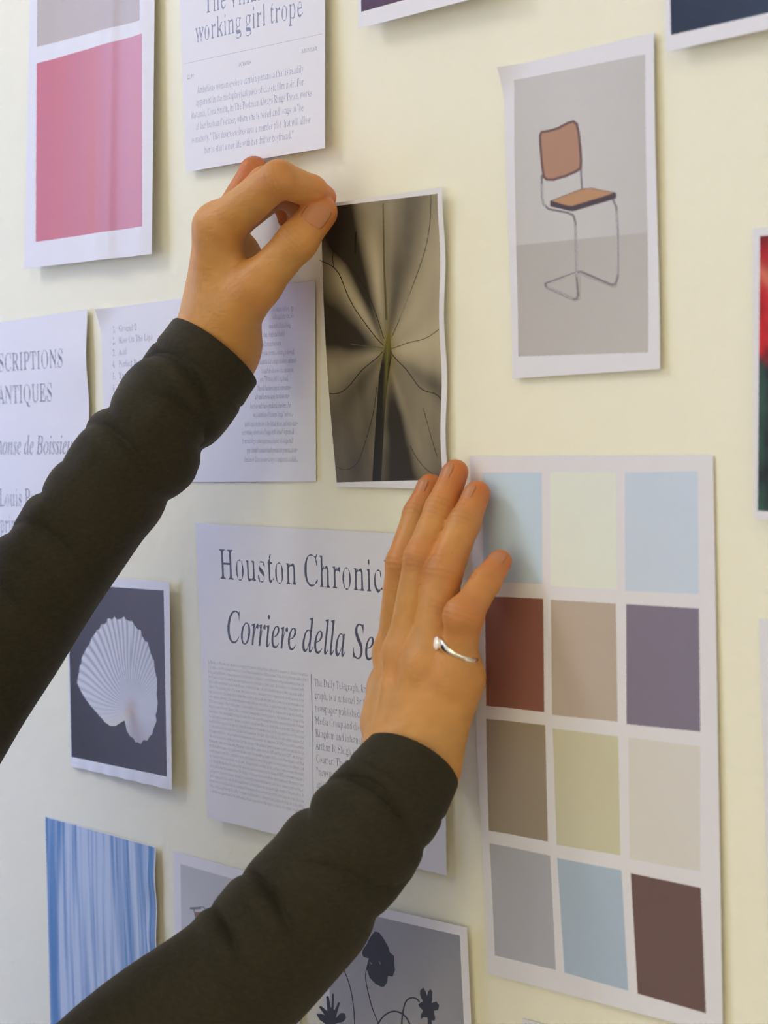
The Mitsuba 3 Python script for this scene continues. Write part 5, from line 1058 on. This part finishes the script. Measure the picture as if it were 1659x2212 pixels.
# ---- the top: sleeves swept along the arms with their folds, joined to a coarse torso
def sleeve(bone, nodes, shoulder, folds, seed, tilt, deep, n=330, m=150):
    pts, rad = arm_path(bone, nodes)
    pts, s, spline = arm_spline(pts, shoulder)
    rad = np.r_[rad, 0.056, 0.066]
    vis = s[len(nodes) - 1]
    ss = np.r_[np.linspace(0, vis, n - 40, endpoint=False), np.linspace(vis, s[-1], 40)]
    c = spline(ss)
    r = PchipInterpolator(s, rad)(ss)
    t = np.gradient(c, ss, axis=0)
    t /= np.linalg.norm(t, axis=1, keepdims=True)
    e1 = TOCAM - (t @ TOCAM)[:, None] * t
    e1 /= np.linalg.norm(e1, axis=1, keepdims=True)
    e2 = np.cross(t, e1)
    if e2[10] @ (-RIGHT - DOWN) < 0:
        e2 = -e2
    for k in range(1, n):                      # no sudden turns of the frame past the elbow
        if ss[k] > vis * 0.97:
            a = e1[k - 1] - (e1[k - 1] @ t[k]) * t[k]
            e1[k] = unit(a)
            b = e2[k - 1] - (e2[k - 1] @ t[k]) * t[k]
            e2[k] = unit(b - (b @ e1[k]) * e1[k])
    th = np.linspace(0, 2 * np.pi, m, endpoint=False)
    deg = (np.degrees(th) + 180) % 360 - 180
    S, D = np.meshgrid(ss, deg, indexing="ij")
    disp = np.zeros_like(S)
    for s0, curve, dc, dw, amp, w in folds:
        sc = s0 + curve * ((D - dc) / 90.0) * np.abs((D - dc) / 90.0) if curve >= 0 else s0 - curve * ((D - dc) / 90.0) ** 2
        x = (S - sc) / w
        win = np.exp(-((((D - dc) + 180) % 360 - 180) / dw) ** 2)
        disp += amp * win * (-0.45 * np.exp(-(x / 0.85) ** 2) - 0.55 * np.exp(-(x / 0.38) ** 2) + 0.50 * np.exp(-((x - 1.75) / 1.25) ** 2) + 0.22 * np.exp(-((x + 2.2) / 1.6) ** 2))
    P3 = np.stack([S * 17, np.cos(np.radians(D)) * 1.3 + seed, np.sin(np.radians(D)) * 1.3], -1)
    disp += 0.0040 * (meshkit.fbm(P3, 2, seed) - 0.5) * np.clip(S / 0.03, 0.1, 1)
    disp *= np.clip((s[-1] - S) / 0.1, 0, 1) * np.clip(S / 0.010, 0.15, 1)
    disp -= 0.0008 * np.exp(-((S - 0.014) / 0.0012) ** 2)           # the seam of the hem
    base = c + 0 * t
    def ring(k, radius):
        lean = (tilt[0] * np.cos(th) + tilt[1] * np.sin(th)) * math.exp(-ss[k] / 0.03)      # the hem does not lie square to the arm
        return base[k] + radius[:, None] * (np.cos(th)[:, None] * e1[k] * (1 + (deep - 1) * math.exp(-(ss[k] / 0.16) ** 2)) + np.sin(th)[:, None] * e2[k]) - lean[:, None] * t[k]
    rings = []
    for k in (26, 14, 6, 0):                                       # lining
        rings.append(ring(k, (r[k] - 0.0022) + 0 * th))
    rings.append(ring(0, r[0] - 0.0013 + 0 * th) - t[0] * 0.0010)
    rings.append(ring(0, r[0] - 0.0004 + 0 * th) - t[0] * 0.0007)
    for k in range(n):
        rings.append(ring(k, r[k] + disp[k]))
    V = np.vstack(rings + [rings[0].mean(0)[None], rings[-1].mean(0)[None]])
    R_ = len(rings)
    idx = np.arange(R_ * m).reshape(R_, m)
    A, B = idx[:-1], idx[1:]
    A1, B1 = np.roll(A, -1, 1), np.roll(B, -1, 1)
    f = [np.c_[A.ravel(), B.ravel(), B1.ravel()], np.c_[A.ravel(), B1.ravel(), A1.ravel()]]
    a, b = R_ * m, R_ * m + 1
    f += [np.c_[np.full(m, a), idx[0], np.roll(idx[0], -1)], np.c_[np.full(m, b), np.roll(idx[-1], -1), idx[-1]]]
    mesh = trimesh.Trimesh(V, np.vstack(f), process=False)
    if mesh.volume < 0:
        mesh.invert()
    return mesh


# folds: place along the sleeve from the cuff (m), bend, angle (0 faces the camera, 90 the upper outline), spread, depth, width
L_FOLDS = [(.017, -.022, 20, 75, .0040, .0045), (.053, -.006, 95, 42, .0042, .0065), (.107, -.004, 95, 34, .0030, .0045), (.132, -.004, 95, 30, .0022, .005), (.088, -.006, 100, 30, .0014, .004),
           (.043, .0, -85, 42, .0040, .009), (.074, .0, -80, 40, .0024, .007), (.062, -.018, 25, 55, .0036, .0055), (.155, -.010, 50, 60, .0034, .007), (.034, -.010, -30, 45, .0030, .006), (.120, -.022, 15, 50, .0026, .006)]
R_FOLDS = [(.020, -.018, 25, 55, .0046, .0045), (.081, -.026, 42, 42, .0070, .0045), (.108, -.022, 50, 36, .0056, .0040), (.045, -.010, 100, 40, .0026, .006), (.052, .030, -20, 50, .0030, .006),
           (.065, .0, -85, 40, .0020, .009), (.028, .0, -70, 45, .0018, .006), (.125, -.020, -20, 40, .0020, .008)]
left_sleeve = sleeve(L_BONE, L_ARM, SHL, L_FOLDS, 3, (0.004, 0.0), 1.36)
right_sleeve = sleeve(R_BONE, R_ARM, SHR, R_FOLDS, 7, (0.014, 0.0), 1.04)


def torso_fn(p):
    d = None
    for s in (-.055, .055):
        c = smin(cone(p, (-1.12 + s, -.40, 1.14), (-1.12 + s * 1.3, -.405, 1.29), .108, .096), cone(p, (-1.12 + s * 1.2, -.41, .86), (-1.12 + s, -.40, 1.14), .128, .108), 0.06)
        d = c if d is None else smin(d, c, 0.05)
    d = smin(d, cone(p, SHL, SHR, .070, .070), 0.06)
    d = np.maximum(d, 0.86 - p[:, 2])
    return np.maximum(d, -cone(p, (-1.12, -.40, 1.36), (-1.12, -.38, 1.55), .060, .070))


torso = isosurface(torso_fn, (-1.42, -.60, .80), (-.82, -.20, 1.50), 0.009, 2)
top = trimesh.boolean.union([torso, left_sleeve, right_sleeve], engine="manifold")
tv = np.array(top.vertices)
tc = np.array([0.031, 0.0265, 0.018]) * (0.75 + 0.5 * meshkit.fbm(tv * 900, 2, 5))[:, None]
add("person__knitted_top", top, "sleeve_knit", "dark grey-green long-sleeved top", smooth=True, color=tc)


def trousers_fn(p):
    d = None
    for s in (-1, 1):
        hip = np.array([-1.12 + s * .085, -.41, .92])
        knee, ankle = np.array([-1.12 + s * .095, -.37, .48]), np.array([-1.12 + s * .10, -.42, .075])
        c = chain(p, [hip, knee, ankle], [.096, .076, .064], .03)
        d = c if d is None else smin(d, c, 0.03)
    d = smin(d, cone(p, (-1.17, -.41, .92), (-1.07, -.41, .92), .112, .112), 0.05)
    return np.maximum(np.maximum(d, p[:, 2] - 0.97), 0.06 - p[:, 2])


add("person__trousers", isosurface(trousers_fn, (-1.40, -.60, .02), (-.84, -.22, 1.02), 0.01, 2), "denim", "dark trousers", smooth=True)
for s_ in (-1, 1):
    x = -1.12 + s_ * .10

    def shoe_fn(p, x=x):
        d = smin(cone(p, (x, -.45, .042), (x, -.27, .036), .046, .040), cone(p, (x, -.43, .05), (x, -.42, .10), .046, .046), 0.03)
        return np.maximum(d, 0.004 - p[:, 2])

    add("person__shoe", isosurface(shoe_fn, (x - .08, -.53, -.02), (x + .08, -.2, .17), 0.006, 2), "shoe_leather", smooth=True)


def hair_fn(p):
    d = ellipsoid(p, HEAD + (0, -.012, .016), (.087, .103, .112))
    d = np.maximum(d, (p[:, 1] - HEAD[1]) * 0.8 - 0.034 - (p[:, 2] - HEAD[2]) * 0.30)
    d = np.maximum(d, -(ellipsoid(p, HEAD + (0, .02, -.03), (.074, .096, .112))) * 0.9)
    d = smin(d, ellipsoid(p, HEAD + (0, -.115, .01), (.045, .042, .045)), 0.02)
    return d + 0.004 * np.sin(p[:, 0] * 260 + 4 * np.sin(p[:, 2] * 40))


add("person__hair", isosurface(hair_fn, HEAD - (.12, .18, .14), HEAD + (.12, .12, .15), 0.005, 2), "hair", "dark hair in a low bun", smooth=True)
